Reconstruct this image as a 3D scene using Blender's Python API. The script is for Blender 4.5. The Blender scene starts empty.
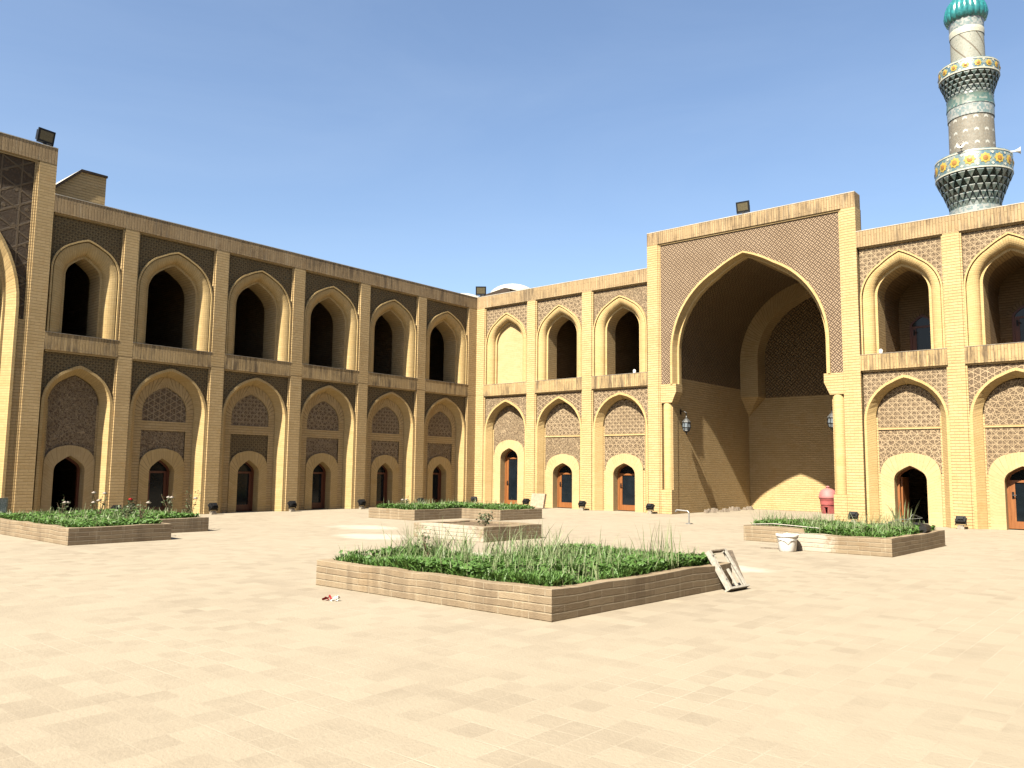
import bpy, math, random
import numpy as np
from mathutils import Matrix, Vector
random.seed(7); rng = np.random.default_rng(7)
SC = bpy.context.scene; COL = SC.collection
PI = math.pi

# ------------------------------------------------------------------ mesh builder
class MB:
    def __init__(s, T=None):
        s.T = T or (lambda u, d, z: (u, d, z)); s.v = []; s.f = []; s.uv = []; s.mi = []; s.sm = []; s.cur = 0; s.smooth = False
    def face(s, pts, uv=None):
        n0 = len(s.v); s.v += [s.T(*p) for p in pts]
        if uv is None:
            a = Vector(pts[1]) - Vector(pts[0]); b = Vector(pts[-1]) - Vector(pts[0])
            if len(pts) > 3: a = Vector(pts[2]) - Vector(pts[0]); b = Vector(pts[3]) - Vector(pts[1])
            n = a.cross(b); ax = max(range(3), key=lambda i: abs(n[i]))
            uv = [((p[0], p[2]) if ax == 1 else (p[1], p[2]) if ax == 0 else (p[0], p[1])) for p in pts]
        s.f.append(tuple(range(n0, n0 + len(pts)))); s.uv += uv; s.mi.append(s.cur); s.sm.append(s.smooth)
    def box(s, u0, u1, d0, d1, z0, z1, skip=''):
        P = lambda a, b, c: ((u0, u1)[a], (d0, d1)[b], (z0, z1)[c])
        if 'f' not in skip: s.face([P(0,0,0), P(1,0,0), P(1,0,1), P(0,0,1)])
        if 'b' not in skip: s.face([P(1,1,0), P(0,1,0), P(0,1,1), P(1,1,1)])
        if 'l' not in skip: s.face([P(0,1,0), P(0,0,0), P(0,0,1), P(0,1,1)])
        if 'r' not in skip: s.face([P(1,0,0), P(1,1,0), P(1,1,1), P(1,0,1)])
        if 't' not in skip: s.face([P(0,0,1), P(1,0,1), P(1,1,1), P(0,1,1)])
        if 'o' not in skip: s.face([P(0,1,0), P(1,1,0), P(1,0,0), P(0,0,0)])
    def loft(s, curves):
        """curves: lists of (u,d,z) of the same length; uv = (across, along)"""
        mid = curves[len(curves)//2]
        L = [mid[0][2]]
        for a, b in zip(mid, mid[1:]): L.append(L[-1] + math.dist(a, b))
        x = 0.0
        for A, B in zip(curves, curves[1:]):
            w = max(math.dist(A[0], B[0]), 0.004)
            for i in range(len(A) - 1):
                s.face([A[i], B[i], B[i+1], A[i+1]], [(x, L[i]), (x+w, L[i]), (x+w, L[i+1]), (x, L[i+1])])
            x += w
    def prism(s, poly, d0, d1):
        """poly in (u,z), extruded along d"""
        s.face([(a, d0, b) for a, b in poly]); s.face([(a, d1, b) for a, b in reversed(poly)])
        for (a, b), (c, e) in zip(poly, poly[1:] + poly[:1]):
            s.face([(a, d0, b), (a, d1, b), (c, d1, e), (c, d0, e)])
    def lathe(s, prof, cx=0, cy=0, n=32, a0=0, a1=2*PI, cap=True, rib=None):
        """prof: list of (r,z)"""
        vl = [0.0]
        for a, b in zip(prof, prof[1:]): vl.append(vl[-1] + math.dist(a, b))
        def P(i, j):
            t = a0 + (a1 - a0) * j / n; r = prof[i][0]
            if rib: r *= rib(t, prof[i][1])
            return (cx + r*math.cos(t), cy + r*math.sin(t), prof[i][1])
        R = max(p[0] for p in prof)
        for i in range(len(prof) - 1):
            for j in range(n):
                u0 = R*(a0 + (a1-a0)*j/n); u1 = R*(a0 + (a1-a0)*(j+1)/n)
                s.face([P(i,j), P(i,j+1), P(i+1,j+1), P(i+1,j)], [(u0, prof[i][1]), (u1, prof[i][1]), (u1, prof[i+1][1]), (u0, prof[i+1][1])])
        if cap:
            for i in (0, len(prof)-1):
                if prof[i][0] > 1e-3: s.face([P(i, j) for j in range(n)])
    def tube(s, pts, r, n=6, r1=None):
        pts = [Vector(p) for p in pts]; r1 = r if r1 is None else r1; rings = []
        for i, p in enumerate(pts):
            t = (pts[min(i+1, len(pts)-1)] - pts[max(i-1, 0)]).normalized()
            a = t.cross(Vector((0, 0, 1)) if abs(t.z) < .9 else Vector((1, 0, 0))).normalized(); b = t.cross(a)
            rr = r + (r1 - r) * i / max(1, len(pts)-1)
            rings.append([tuple(p + a*rr*math.cos(2*PI*k/n) + b*rr*math.sin(2*PI*k/n)) for k in range(n)])
        for A, B in zip(rings, rings[1:]):
            for k in range(n): s.face([A[k], A[(k+1) % n], B[(k+1) % n], B[k]])
        s.face(rings[0][::-1]); s.face(rings[-1])
    def build(s, name, mats, parent=None, off=(0, 0, 0)):
        me = bpy.data.meshes.new(name)
        v = np.array(s.v, dtype=np.float32).reshape(-1, 3) - np.array(off, dtype=np.float32)
        me.from_pydata(v.tolist(), [], s.f)
        uvl = me.uv_layers.new(name='UVMap'); uvl.data.foreach_set('uv', np.array(s.uv, dtype=np.float32).ravel())
        for m in (mats if isinstance(mats, (list, tuple)) else [mats]): me.materials.append(m)
        me.polygons.foreach_set('material_index', s.mi)
        if any(s.sm):
            import bmesh
            me.polygons.foreach_set('use_smooth', s.sm)
            bm = bmesh.new(); bm.from_mesh(me); bmesh.ops.remove_doubles(bm, verts=bm.verts, dist=1e-4)
            for e in bm.edges:
                if len(e.link_faces) == 2 and e.calc_face_angle(0) > 0.7: e.smooth = False
            bm.to_mesh(me); bm.free()
        o = bpy.data.objects.new(name, me); COL.objects.link(o)
        if parent is not None: o.parent = parent
        return o

def tag(o, label=None, cat=None, group=None, kind=None):
    if label: o['label'] = label
    if cat: o['category'] = cat
    if group: o['group'] = group
    if kind: o['kind'] = kind
    return o
def empty(name, loc, label, cat, group=None, rz=0):
    o = bpy.data.objects.new(name, None); COL.objects.link(o); o.empty_display_size = .2
    o.location = loc; o.rotation_euler = (0, 0, rz)
    return tag(o, label, cat, group)
def copy_tree(o, parent=None):
    c = o.copy(); COL.objects.link(c); c.parent = parent
    for ch in list(o.children): copy_tree(ch, c)
    return c

# ------------------------------------------------------------------ arch outlines
def arch(w, spring, apex, k=.58, base=None, n=8, m=4, c=0.0):
    R = k*w; cc = w - R; rise = apex - spring; D = math.hypot(cc, rise)
    th = math.atan2(rise, -cc) - math.acos(min(1, R/D))
    pts = [] if base is None else [(w, base)]
    pts += [(cc + R*math.cos(th*i/n), spring + R*math.sin(th*i/n)) for i in range(n+1)]
    e = pts[-1]; L = math.hypot(e[0], apex-e[1]); sg = .035*L      # upper part: a faint outward bow
    pts += [(e[0]*(1-t) + sg*4*t*(1-t)*(apex-e[1])/max(L, 1e-6), e[1] + (apex-e[1])*t + sg*4*t*(1-t)*e[0]/max(L, 1e-6)) for t in [(j+1)/m for j in range(m)]]
    left = [(-a, b) for a, b in pts[:-1]]
    return [(c + a, b) for a, b in left + pts[::-1]]
def at(cv, d): return [(a, d, b) for a, b in cv]
def zfun(cv):
    us = [p[0] for p in cv]; zs = [p[1] for p in cv]
    def g(u): return float(np.interp(u, us, zs))
    return g
def fill(mb, us, lo, hi, d):
    us = sorted(set(round(u, 5) for u in us))
    for a, b in zip(us, us[1:]):
        za, zb, ta, tb = lo(a), lo(b), hi(a), hi(b)
        if ta - za < 1e-4 and tb - zb < 1e-4: continue
        mb.face([(a, d, za), (b, d, zb), (b, d, max(tb, zb)), (a, d, max(ta, za))])
K = lambda v: (lambda u: v)

# ------------------------------------------------------------------ materials
class NT:
    def __init__(s, name):
        s.m = bpy.data.materials.new(name); s.m.use_nodes = True; s.t = s.m.node_tree; s.n = s.t.nodes; s.l = s.t.links
        s.b = s.n['Principled BSDF']
    def new(s, typ, **kw):
        o = s.n.new(typ)
        for k, v in kw.items(): setattr(o, k, v)
        return o
    def put(s, sock, v):
        if isinstance(v, bpy.types.NodeSocket): s.l.new(v, sock)
        else: sock.default_value = v
    def math(s, op, a, b=0.0, c=0.0):
        o = s.new('ShaderNodeMath', operation=op)
        for i, v in enumerate((a, b, c)): s.put(o.inputs[i], v)
        return o.outputs[0]
    def mix(s, f, a, b, blend='MIX'):
        o = s.new('ShaderNodeMix', data_type='RGBA', blend_type=blend); o.clamp_factor = True
        s.put(o.inputs[0], f)
        s.put(o.inputs[6], a if isinstance(a, bpy.types.NodeSocket) else (*a, 1)); s.put(o.inputs[7], b if isinstance(b, bpy.types.NodeSocket) else (*b, 1))
        return o.outputs[2]
    def ramp(s, x, a, b, lo=0.0, hi=1.0, smooth=True):
        o = s.new('ShaderNodeMapRange', interpolation_type='SMOOTHSTEP' if smooth else 'LINEAR')
        s.put(o.inputs[0], x); o.inputs[1].default_value = a; o.inputs[2].default_value = b; o.inputs[3].default_value = lo; o.inputs[4].default_value = hi
        return o.outputs[0]
    def uv(s): return s.new('ShaderNodeTexCoord').outputs['UV']
    def obj(s): return s.new('ShaderNodeTexCoord').outputs['Object']
    def geo(s): return s.new('ShaderNodeNewGeometry').outputs['Position']
    def map(s, v, scale=(1,1,1), rot=(0,0,0), loc=(0,0,0)):
        o = s.new('ShaderNodeMapping'); s.put(o.inputs[0], v); o.inputs[1].default_value = loc; o.inputs[2].default_value = rot; o.inputs[3].default_value = scale
        return o.outputs[0]
    def noise(s, v, scale, detail=4, rough=.55, dist=0):
        o = s.new('ShaderNodeTexNoise'); s.put(o.inputs['Vector'], v); o.inputs['Scale'].default_value = scale
        o.inputs['Detail'].default_value = detail; o.inputs['Roughness'].default_value = rough; o.inputs['Distortion'].default_value = dist
        return o.outputs[0]
    def bump(s, h, strength=.5, dist=.01):
        o = s.new('ShaderNodeBump'); s.put(o.inputs['Height'], h); o.inputs['Strength'].default_value = strength; o.inputs['Distance'].default_value = dist
        s.l.new(o.outputs[0], s.b.inputs['Normal'])
    def fin(s, color, rough=.85, **kw):
        kf = kw.pop('albedo', .72)                   # overall albedo of the place, set against the exposure
        s.color = s.mix(1.0, color, (kf, kf, kf), 'MULTIPLY')
        s.put(s.b.inputs['Base Color'], s.color)
        s.put(s.b.inputs['Roughness'], rough)
        s.b.inputs['Specular IOR Level'].default_value = kw.pop('spec', .25)
        for k, v in kw.items(): s.put(s.b.inputs[k], v)
        return s.m

def brick(name, c1, c2, mortar, rowh=.085, bw=.25, ms=.009, vertical=False, stain=0.0, bump=.7, stain_col=(.055, .038, .024), head=.35):
    t = NT(name); uv = t.uv(); v = t.map(uv, rot=(0, 0, PI/2)) if vertical else uv
    b = t.new('ShaderNodeTexBrick'); t.put(b.inputs['Vector'], v); b.offset = .5
    for k, val in (('Color1', (*c1, 1)), ('Color2', (*c2, 1)), ('Mortar', (*mortar, 1)), ('Scale', 1), ('Mortar Size', ms), ('Mortar Smooth', .25), ('Bias', 0), ('Brick Width', bw), ('Row Height', rowh)):
        b.inputs[k].default_value = val
    P = t.geo()
    n1 = t.noise(P, .55, 5, .6); n2 = t.noise(P, 9, 4, .6); n3 = t.noise(P, 60, 2)
    sv = t.new('ShaderNodeSeparateXYZ'); t.put(sv.inputs[0], v)
    fr = t.math('ABSOLUTE', t.math('SUBTRACT', t.math('FRACT', t.math('DIVIDE', sv.outputs[1], rowh)), .5))
    bed = t.ramp(fr, .5 - ms*1.35/rowh, .5 - ms*.4/rowh)
    bed = t.math('MULTIPLY', bed, t.ramp(n2, .25, .6, .45, 1))
    jt = t.math('MAXIMUM', bed, t.math('MULTIPLY', b.outputs['Fac'], head))
    b.inputs['Mortar'].default_value = b.inputs['Color1'].default_value
    bc = t.mix(jt, b.outputs['Color'], mortar)
    col = t.mix(t.ramp(n1, .35, .7, 0, .40), bc, t.mix(.6, bc, (c1[0]*.55, c1[1]*.48, c1[2]*.36)))
    pn = t.noise(P, 2.3, 3, .5); col = t.mix(t.ramp(pn, .56, .72, 0, .35), col, (c1[0]*.78, c1[1]*.66, c1[2]*.50))
    col = t.mix(t.ramp(n2, .45, .75, 0, .35), col, (min(1, c1[0]*1.22), min(1, c1[1]*1.2), min(1, c1[2]*1.18)))
    if stain:
        st = t.noise(t.map(P, scale=(5.5, 5.5, .55)), 1.0, 6, .7)
        big = t.noise(P, .7, 3)
        f = t.math('MULTIPLY', t.ramp(st, .42, .60), t.ramp(big, .42, .60, .08, 1))
        col = t.mix(t.math('MULTIPLY', f, stain), col, stain_col)
        lt = t.noise(t.map(P, scale=(7, 7, .6), loc=(3, 1, 7)), 1.0, 4, .7)
        col = t.mix(t.ramp(lt, .55, .75, 0, .45), col, (.36, .30, .21))
    h = t.math('ADD', t.math('MULTIPLY', t.math('SUBTRACT', 1.0, jt), 1.0), t.math('MULTIPLY', n3, .35))
    t.bump(h, bump, .02)
    if name == 'planter_brick':                      # whitewash splashed on two of the planters
        sx = t.new('ShaderNodeSeparateXYZ'); t.put(sx.inputs[0], P)
        for (x, y, rx, ry) in ((19.75, -10.93, .55, .3), (12.7, -14.44, 1.25, .25)):
            dx = t.math('DIVIDE', t.math('SUBTRACT', sx.outputs[0], x), rx); dy = t.math('DIVIDE', t.math('SUBTRACT', sx.outputs[1], y), ry)
            r = t.math('ADD', t.math('ADD', t.math('MULTIPLY', dx, dx), t.math('MULTIPLY', dy, dy)), t.math('MULTIPLY', t.math('SUBTRACT', t.noise(P, 6, 4, .7), .5), 2.6))
            col = t.mix(t.ramp(r, .2, 1.0, .65, 0), col, (.38, .345, .285))
    return t.fin(col, .9, albedo=.76)

def carved(name, kind, cell, strap, ground, w=.10, depth=.03, rot=0.0):
    t = NT(name); v = t.map(t.uv(), rot=(0, 0, rot)); sx = t.new('ShaderNodeSeparateXYZ'); t.put(sx.inputs[0], v); X, Y = sx.outputs[0], sx.outputs[1]
    def waves(angs, k):
        acc = None
        for a in angs:
            ph = t.math('ADD', t.math('MULTIPLY', X, k*math.cos(a)), t.math('MULTIPLY', Y, k*math.sin(a)))
            c = t.math('COSINE', ph); acc = c if acc is None else t.math('ADD', acc, c)
        return t.math('DIVIDE', acc, float(len(angs)))
    def line(f, lev, wd):
        return t.ramp(t.math('ABSOLUTE', t.math('SUBTRACT', f, lev)), wd*.55, wd, 1, 0)
    k = 2*PI/cell
    def fam(angs, per, off=0.0):
        """straps: families of parallel lines, strap half-width w in metres"""
        acc = None
        for i, a in enumerate(angs):
            p = per[i] if isinstance(per, (list, tuple)) else per
            ph = t.math('ADD', t.math('MULTIPLY', X, math.cos(a)/p), t.math('MULTIPLY', Y, math.sin(a)/p))
            d = t.math('MULTIPLY', t.math('ABSOLUTE', t.math('SUBTRACT', t.math('FRACT', t.math('ADD', ph, off)), .5)), p)
            acc = d if acc is None else t.math('MINIMUM', acc, d)
        return t.ramp(acc, w*.45, w, 1, 0)
    if kind == 'hex':
        s = fam([0, PI/3, 2*PI/3], cell*.866, .25)
        f = waves([PI/6, PI/2, 5*PI/6], 2*PI/(cell*.866)); s = t.math('MAXIMUM', s, t.ramp(f, .80, .90))
    elif kind == 'oct':
        s = fam([0, PI/2, PI/4, 3*PI/4], [cell/2, cell/2, cell*.7071, cell*.7071], .25)
        f = waves([0, PI/2], k*2); s = t.math('MAXIMUM', s, t.ramp(f, .72, .86, 0, .8))
    elif kind == 'star':
        s = fam([PI/10 + i*PI/5 for i in range(5)], cell, .18)
        f = waves([PI/10 + i*PI/5 for i in range(5)], k); s = t.math('MAXIMUM', s, t.ramp(f, .6, .72, 0, .9))
    elif kind == 'basket':
        # bricks laid in a diagonal basket weave: each square of three bars turned against its neighbours
        q = cell*.7071
        A = t.math('DIVIDE', t.math('ADD', X, Y), q*1.4142); B = t.math('DIVIDE', t.math('SUBTRACT', X, Y), q*1.4142)
        par = t.math('FLOORED_MODULO', t.math('ADD', t.math('FLOOR', A), t.math('FLOOR', B)), 2.0)
        fa, fb = t.math('FRACT', A), t.math('FRACT', B)
        mixv = t.math('ADD', t.math('MULTIPLY', fa, par), t.math('MULTIPLY', fb, t.math('SUBTRACT', 1.0, par)))
        oth = t.math('ADD', t.math('MULTIPLY', fb, par), t.math('MULTIPLY', fa, t.math('SUBTRACT', 1.0, par)))
        bar = t.math('ABSOLUTE', t.math('SUBTRACT', t.math('FRACT', t.math('MULTIPLY', mixv, 2.0)), .5))
        end = t.math('ABSOLUTE', t.math('SUBTRACT', oth, .5))
        s = t.math('MULTIPLY', t.ramp(bar, .22, .38, 1, 0), t.ramp(end, .36, .47, 1, 0))
    else:                                            # scroll: flowing arabesque
        n = t.noise(v, 1.0/cell, 2, .5, 1.6); f = waves([0, PI/2], k)
        q = t.math('ADD', n, t.math('MULTIPLY', f, .12))
        s = t.math('MAXIMUM', line(q, .42, w*.45), line(q, .56, w*.45)); s = t.math('MAXIMUM', s, t.ramp(q, .70, .74))
    if kind in ('hex', 'oct', 'star'):
        nf = t.noise(t.uv(), 13.0, 2, .5, 1.2); fl = t.math('MAXIMUM', t.ramp(t.math('ABSOLUTE', t.math('SUBTRACT', nf, .47)), .03, .06, 1, 0), t.ramp(nf, .60, .66))
        s = t.math('MAXIMUM', s, t.math('MULTIPLY', fl, .55))
    P = t.geo(); n1 = t.noise(P, 1.1, 4, .6); n2 = t.noise(P, 25, 3, .6)
    st = t.mix(t.ramp(n1, .35, .7, 0, .5), strap, (strap[0]*.7, strap[1]*.66, strap[2]*.6))
    col = t.mix(s, ground, st); col = t.mix(t.ramp(n2, .4, .8, 0, .3), col, (ground[0]*1.5, ground[1]*1.5, ground[2]*1.5))
    t.bump(t.math('ADD', s, t.math('MULTIPLY', n2, .25)), 1.0, depth*1.7)
    return t.fin(col, .92)

M = {}
BC1, BC2, BMo = (.405, .292, .146), (.365, .257, .120), (.185, .125, .055)
M['brick'] = brick('buff_brick', BC1, BC2, BMo, rowh=.092)
M['soldier'] = brick('stained_soldier_course', (.355, .255, .125), (.295, .207, .100), (.19, .13, .068), rowh=.09, bw=.6, vertical=True, stain=.8, head=.6)
M['parapet'] = brick('weathered_parapet_brick', (.310, .222, .120), (.255, .178, .095), (.16, .108, .055), rowh=.09, bw=.6, vertical=True, stain=.7, head=.6)
M['ring'] = brick('voussoir_brick', (.410, .294, .136), (.37, .260, .112), (.25, .178, .085), rowh=.075, bw=.5, ms=.006, bump=.4, head=.15)
M['pale'] = brick('pale_rendered_brick', (.380, .282, .148), (.355, .258, .130), (.27, .19, .09), ms=.005, bump=.25, head=.3)
M['inner'] = brick('brown_interior_brick', (.20, .135, .07), (.165, .11, .055), (.09, .06, .03))  # interior brick; the shade of rooms and deep niches is put into its brown
M['planter'] = brick('planter_brick', (.215, .164, .105), (.155, .113, .070), (.28, .23, .16), rowh=.0865, bw=.44, ms=.008, bump=.9, head=.7, stain=.45, stain_col=(.10, .072, .045))
S1, G1 = (.315, .235, .145), (.125, .084, .050)
M['c_weave'] = carved('carved_diagonal_weave', 'basket', .195, (.310, .225, .145), (.080, .050, .031), depth=.03)
M['c_hex'] = carved('carved_hexagon_strapwork', 'hex', .22, S1, G1, w=.022)
M['c_oct'] = carved('carved_octagon_strapwork', 'oct', .28, (.320, .240, .148), G1, w=.018)
M['c_star'] = carved('carved_star_strapwork', 'star', .19, (.315, .236, .146), G1, w=.019)
M['c_scroll'] = carved('carved_arabesque_scroll', 'scroll', .15, S1, G1, w=.15)
M['c_fine_shade'] = carved('shade_toned_fine_lattice', 'oct', .17, (.195, .142, .070), (.074, .050, .024), w=.014, depth=.025)  # panels of the shaded wing: their shade is put into these darker colours
M['c_bold'] = carved('carved_bold_hexagons', 'hex', .62, (.120, .085, .050), (.078, .050, .030), w=.05, depth=.07)
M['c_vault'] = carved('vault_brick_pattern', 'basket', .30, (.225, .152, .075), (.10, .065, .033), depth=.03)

def plain(name, col, rough=.6, nscale=8, var=.25, bump=0.0, **kw):
    col = tuple(c*.62 for c in col)
    t = NT(name); P = t.obj(); n = t.noise(P, nscale, 4, .6)
    c = t.mix(t.ramp(n, .3, .75), tuple(x*(1-var) for x in col), tuple(min(1, x*(1+var*.6)) for x in col))
    if bump: t.bump(t.noise(P, nscale*5, 3), bump, .01)
    kw.setdefault('albedo', max(.72, 1.0 if min(col) > .4 else .72)); return t.fin(c, rough, **kw)
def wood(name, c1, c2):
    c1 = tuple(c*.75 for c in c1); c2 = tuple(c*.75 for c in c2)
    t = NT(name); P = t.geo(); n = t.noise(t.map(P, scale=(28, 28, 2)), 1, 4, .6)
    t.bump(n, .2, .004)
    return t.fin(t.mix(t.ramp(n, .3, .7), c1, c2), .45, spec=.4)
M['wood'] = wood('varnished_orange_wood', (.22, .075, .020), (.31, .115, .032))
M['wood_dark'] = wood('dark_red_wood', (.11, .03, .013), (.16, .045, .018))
M['glass'] = plain('dark_door_glass', (.012, .017, .022), .10, 2, .3, spec=.22)
M['black'] = plain('black_painted_metal', (.012, .012, .013), .45, 20, .4)
M['lampglass'] = plain('floodlight_glass', (.16, .135, .08), .15, 30, .3, spec=.5)
M['concrete'] = plain('pale_concrete', (.42, .36, .28), .9, 15, .3, .3)
M['white'] = plain('whitewash', (.78, .74, .68), .8, 6, .12, .15)
M['roofwhite'] = plain('lime_roof_render', (.62, .56, .46), .9, 3, .2, .2)
M['roofdark'] = plain('dark_brown_roof_trim', (.055, .035, .022), .8, 5, .4, .2)  # even dark brown for the roof ridge and the hut's slab edges
M['red'] = plain('faded_red_plastic', (.46, .12, .115), .5, 4, .25)
M['redpale'] = plain('sun_bleached_red_plastic', (.56, .21, .20), .6, 4, .2)
M['steel'] = plain('galvanised_steel', (.45, .44, .42), .4, 18, .25, Metallic=.5)
M['darksteel'] = plain('tarnished_steel', (.13, .13, .125), .5, 18, .35, Metallic=.4)
M['lantern_glass'] = plain('frosted_lantern_glass', (.20, .23, .25), .2, 14, .4, spec=.5)
M['soil'] = plain('dry_soil', (.19, .13, .075), .95, 14, .5, .8)
M['offwhite'] = plain('flaking_white_paint', (.52, .48, .41), .7, 30, .25, .2)
M['rustwood'] = plain('weathered_grey_board', (.27, .215, .16), .85, 25, .4, .4)
M['rubber'] = plain('black_rubber', (.018, .016, .015), .6, 15, .4)
M['slab'] = plain('pinkish_sandstone', (.50, .36, .26), .9, 9, .2, .3)
M['sign'] = plain('grey_tile_board', (.60, .64, .68), .5, 40, .5)

def leaf(name, c1, c2, trans=.25):
    t = NT(name); n = t.noise(t.geo(), 7, 3, .6); r = t.new('ShaderNodeObjectInfo')
    n2 = t.noise(t.geo(), 60, 1)
    c = t.mix(t.ramp(n, .32, .68), c1, c2); c = t.mix(t.ramp(n2, .3, .7, 0, .5), c, tuple(x*1.35 for x in c2))
    t.fin(c, .55, spec=.35)
    tr = t.new('ShaderNodeBsdfTranslucent'); t.put(tr.inputs[0], t.color); mx = t.new('ShaderNodeMixShader'); mx.inputs[0].default_value = trans
    out = [x for x in t.n if x.type == 'OUTPUT_MATERIAL'][0]
    t.l.new(t.b.outputs[0], mx.inputs[1]); t.l.new(tr.outputs[0], mx.inputs[2]); t.l.new(mx.outputs[0], out.inputs[0])
    return t.m
M['mat'] = leaf('low_green_grass', (.040, .095, .014), (.085, .165, .032))
M['tall'] = leaf('tall_pale_grass', (.10, .145, .055), (.20, .225, .115))
M['bush'] = leaf('rose_leaves', (.045, .07, .025), (.10, .12, .06))
M['rose'] = plain('red_petals', (.45, .01, .015), .6, 20, .3)
M['palerose'] = plain('pale_petals', (.60, .52, .45), .6, 20, .2)
M['stem'] = plain('brown_stem', (.16, .11, .06), .8, 20, .3)

# paving
def paving():
    t = NT('dusty_paving'); P = t.geo()
    v = t.map(P, loc=(.05, .12, 0))
    wob = t.noise(P, 1.4, 2)
    b = t.new('ShaderNodeTexBrick'); t.put(b.inputs['Vector'], v); b.offset = 0.0
    for k, val in (('Color1', (1, 1, 1, 1)), ('Color2', (0, 0, 0, 1)), ('Mortar', (.5, .5, .5, 1)), ('Scale', 1), ('Mortar Size', .009), ('Mortar Smooth', .8), ('Bias', 0), ('Brick Width', .235), ('Row Height', .235)):
        b.inputs[k].default_value = val
    n1 = t.noise(P, .22, 5, .6); n2 = t.noise(P, 1.7, 5, .65); n3 = t.noise(P, 28, 4, .7); n4 = t.noise(P, .8, 3)
    dust = t.ramp(t.math('ADD', t.math('MULTIPLY', n1, .6), t.math('MULTIPLY', n2, .4)), .38, .60)
    tile = t.mix(b.outputs['Color'], (.228, .190, .141), (.298, .253, .188))
    tile = t.mix(t.ramp(n2, .35, .7, 0, .5), tile, (.255, .212, .156))
    col = t.mix(t.math('MULTIPLY', dust, .60), tile, (.305, .262, .196))
    jm = t.math('MULTIPLY', b.outputs['Fac'], t.math('MULTIPLY', t.ramp(n4, .42, .66, .1, .8), t.ramp(n2, .36, .62, .15, 1)))
    col = t.mix(jm, col, (.35, .305, .236))
    col = t.mix(t.ramp(n3, .58, .8, 0, .22), col, (.25, .20, .145))
    sx = t.new('ShaderNodeSeparateXYZ'); t.put(sx.inputs[0], P)
    for (x, y, rx, ry) in ((10.9, -15.2, 1.2, .8), (19.7, -14.9, 1.1, .5), (15.3, -16.6, 1.2, .6), (8.3, -13.4, 1.3, .8)):
        dx = t.math('DIVIDE', t.math('SUBTRACT', sx.outputs[0], x), rx); dy = t.math('DIVIDE', t.math('SUBTRACT', sx.outputs[1], y), ry)
        r = t.math('ADD', t.math('ADD', t.math('MULTIPLY', dx, dx), t.math('MULTIPLY', dy, dy)), t.math('MULTIPLY', t.math('SUBTRACT', n2, .5), 2.0))
        col = t.mix(t.ramp(r, .2, 1.1, .75, 0), col, (.42, .385, .32))
    n5 = t.noise(P, 160, 3, .7); n6 = t.noise(P, .45, 6, .7, .6)
    col = t.mix(t.ramp(n5, .60, .74, 0, .30), col, (.17, .135, .095))
    col = t.mix(t.ramp(n6, .52, .70, 0, .35), col, (.225, .188, .140))
    h = t.math('ADD', t.math('MULTIPLY', jm, -.3), t.math('ADD', t.math('MULTIPLY', n3, .6), t.math('MULTIPLY', n2, .6)))
    t.bump(h, .5, .025)
    return t.fin(col, .93, spec=.15, albedo=.625)
M['paving'] = paving()

# minaret tiles
def mosaic(name, cols, cell=.09, white=.4, band=None):
    cols = [tuple(x*.40 for x in c) for c in cols]
    t = NT(name); v = t.uv(); vo = t.new('ShaderNodeTexVoronoi', feature='F1', distance='CHEBYCHEV'); t.put(vo.inputs['Vector'], v)
    vo.inputs['Scale'].default_value = 1/cell; vo.inputs['Randomness'].default_value = .55
    s = t.new('ShaderNodeSeparateColor'); t.put(s.inputs[0], vo.outputs['Color'])
    c = t.mix(t.ramp(s.outputs[0], .35, .4), cols[0], cols[1]); c = t.mix(t.ramp(s.outputs[1], 1-white-.02, 1-white+.02), c, cols[2])
    n = t.noise(t.geo(), 1.5, 4); c = t.mix(t.ramp(n, .4, .7, 0, .35), c, (.16, .16, .125))
    return t.fin(c, .35, spec=.5)
M['tile_teal'] = mosaic('teal_mosaic_tiles', [(.13, .27, .25), (.20, .33, .28), (.45, .50, .44)], .10, .3)
M['tile_blue'] = mosaic('blue_mosaic_tiles', [(.13, .25, .33), (.20, .33, .33), (.42, .48, .42)], .10, .3)
M['tile_pale'] = mosaic('pale_mosaic_tiles', [(.42, .47, .45), (.30, .42, .42), (.62, .64, .60)], .08, .5)
M['tile_dark'] = mosaic('dark_teal_tiles', [(.07, .13, .13), (.11, .17, .15), (.28, .32, .29)], .10, .22)
M['yellow'] = plain('yellow_flower_tiles', (.60, .42, .07), .4, 12, .2, spec=.4)
M['orange'] = plain('orange_flower_centre_tiles', (.42, .20, .04), .4, 12, .2, spec=.4)
M['cream'] = plain('cream_tiles', (.62, .60, .48), .4, 12, .15, spec=.4)
M['turq'] = plain('turquoise_glazed_tiles', (.03, .25, .26), .25, 9, .35, spec=.5)
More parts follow.
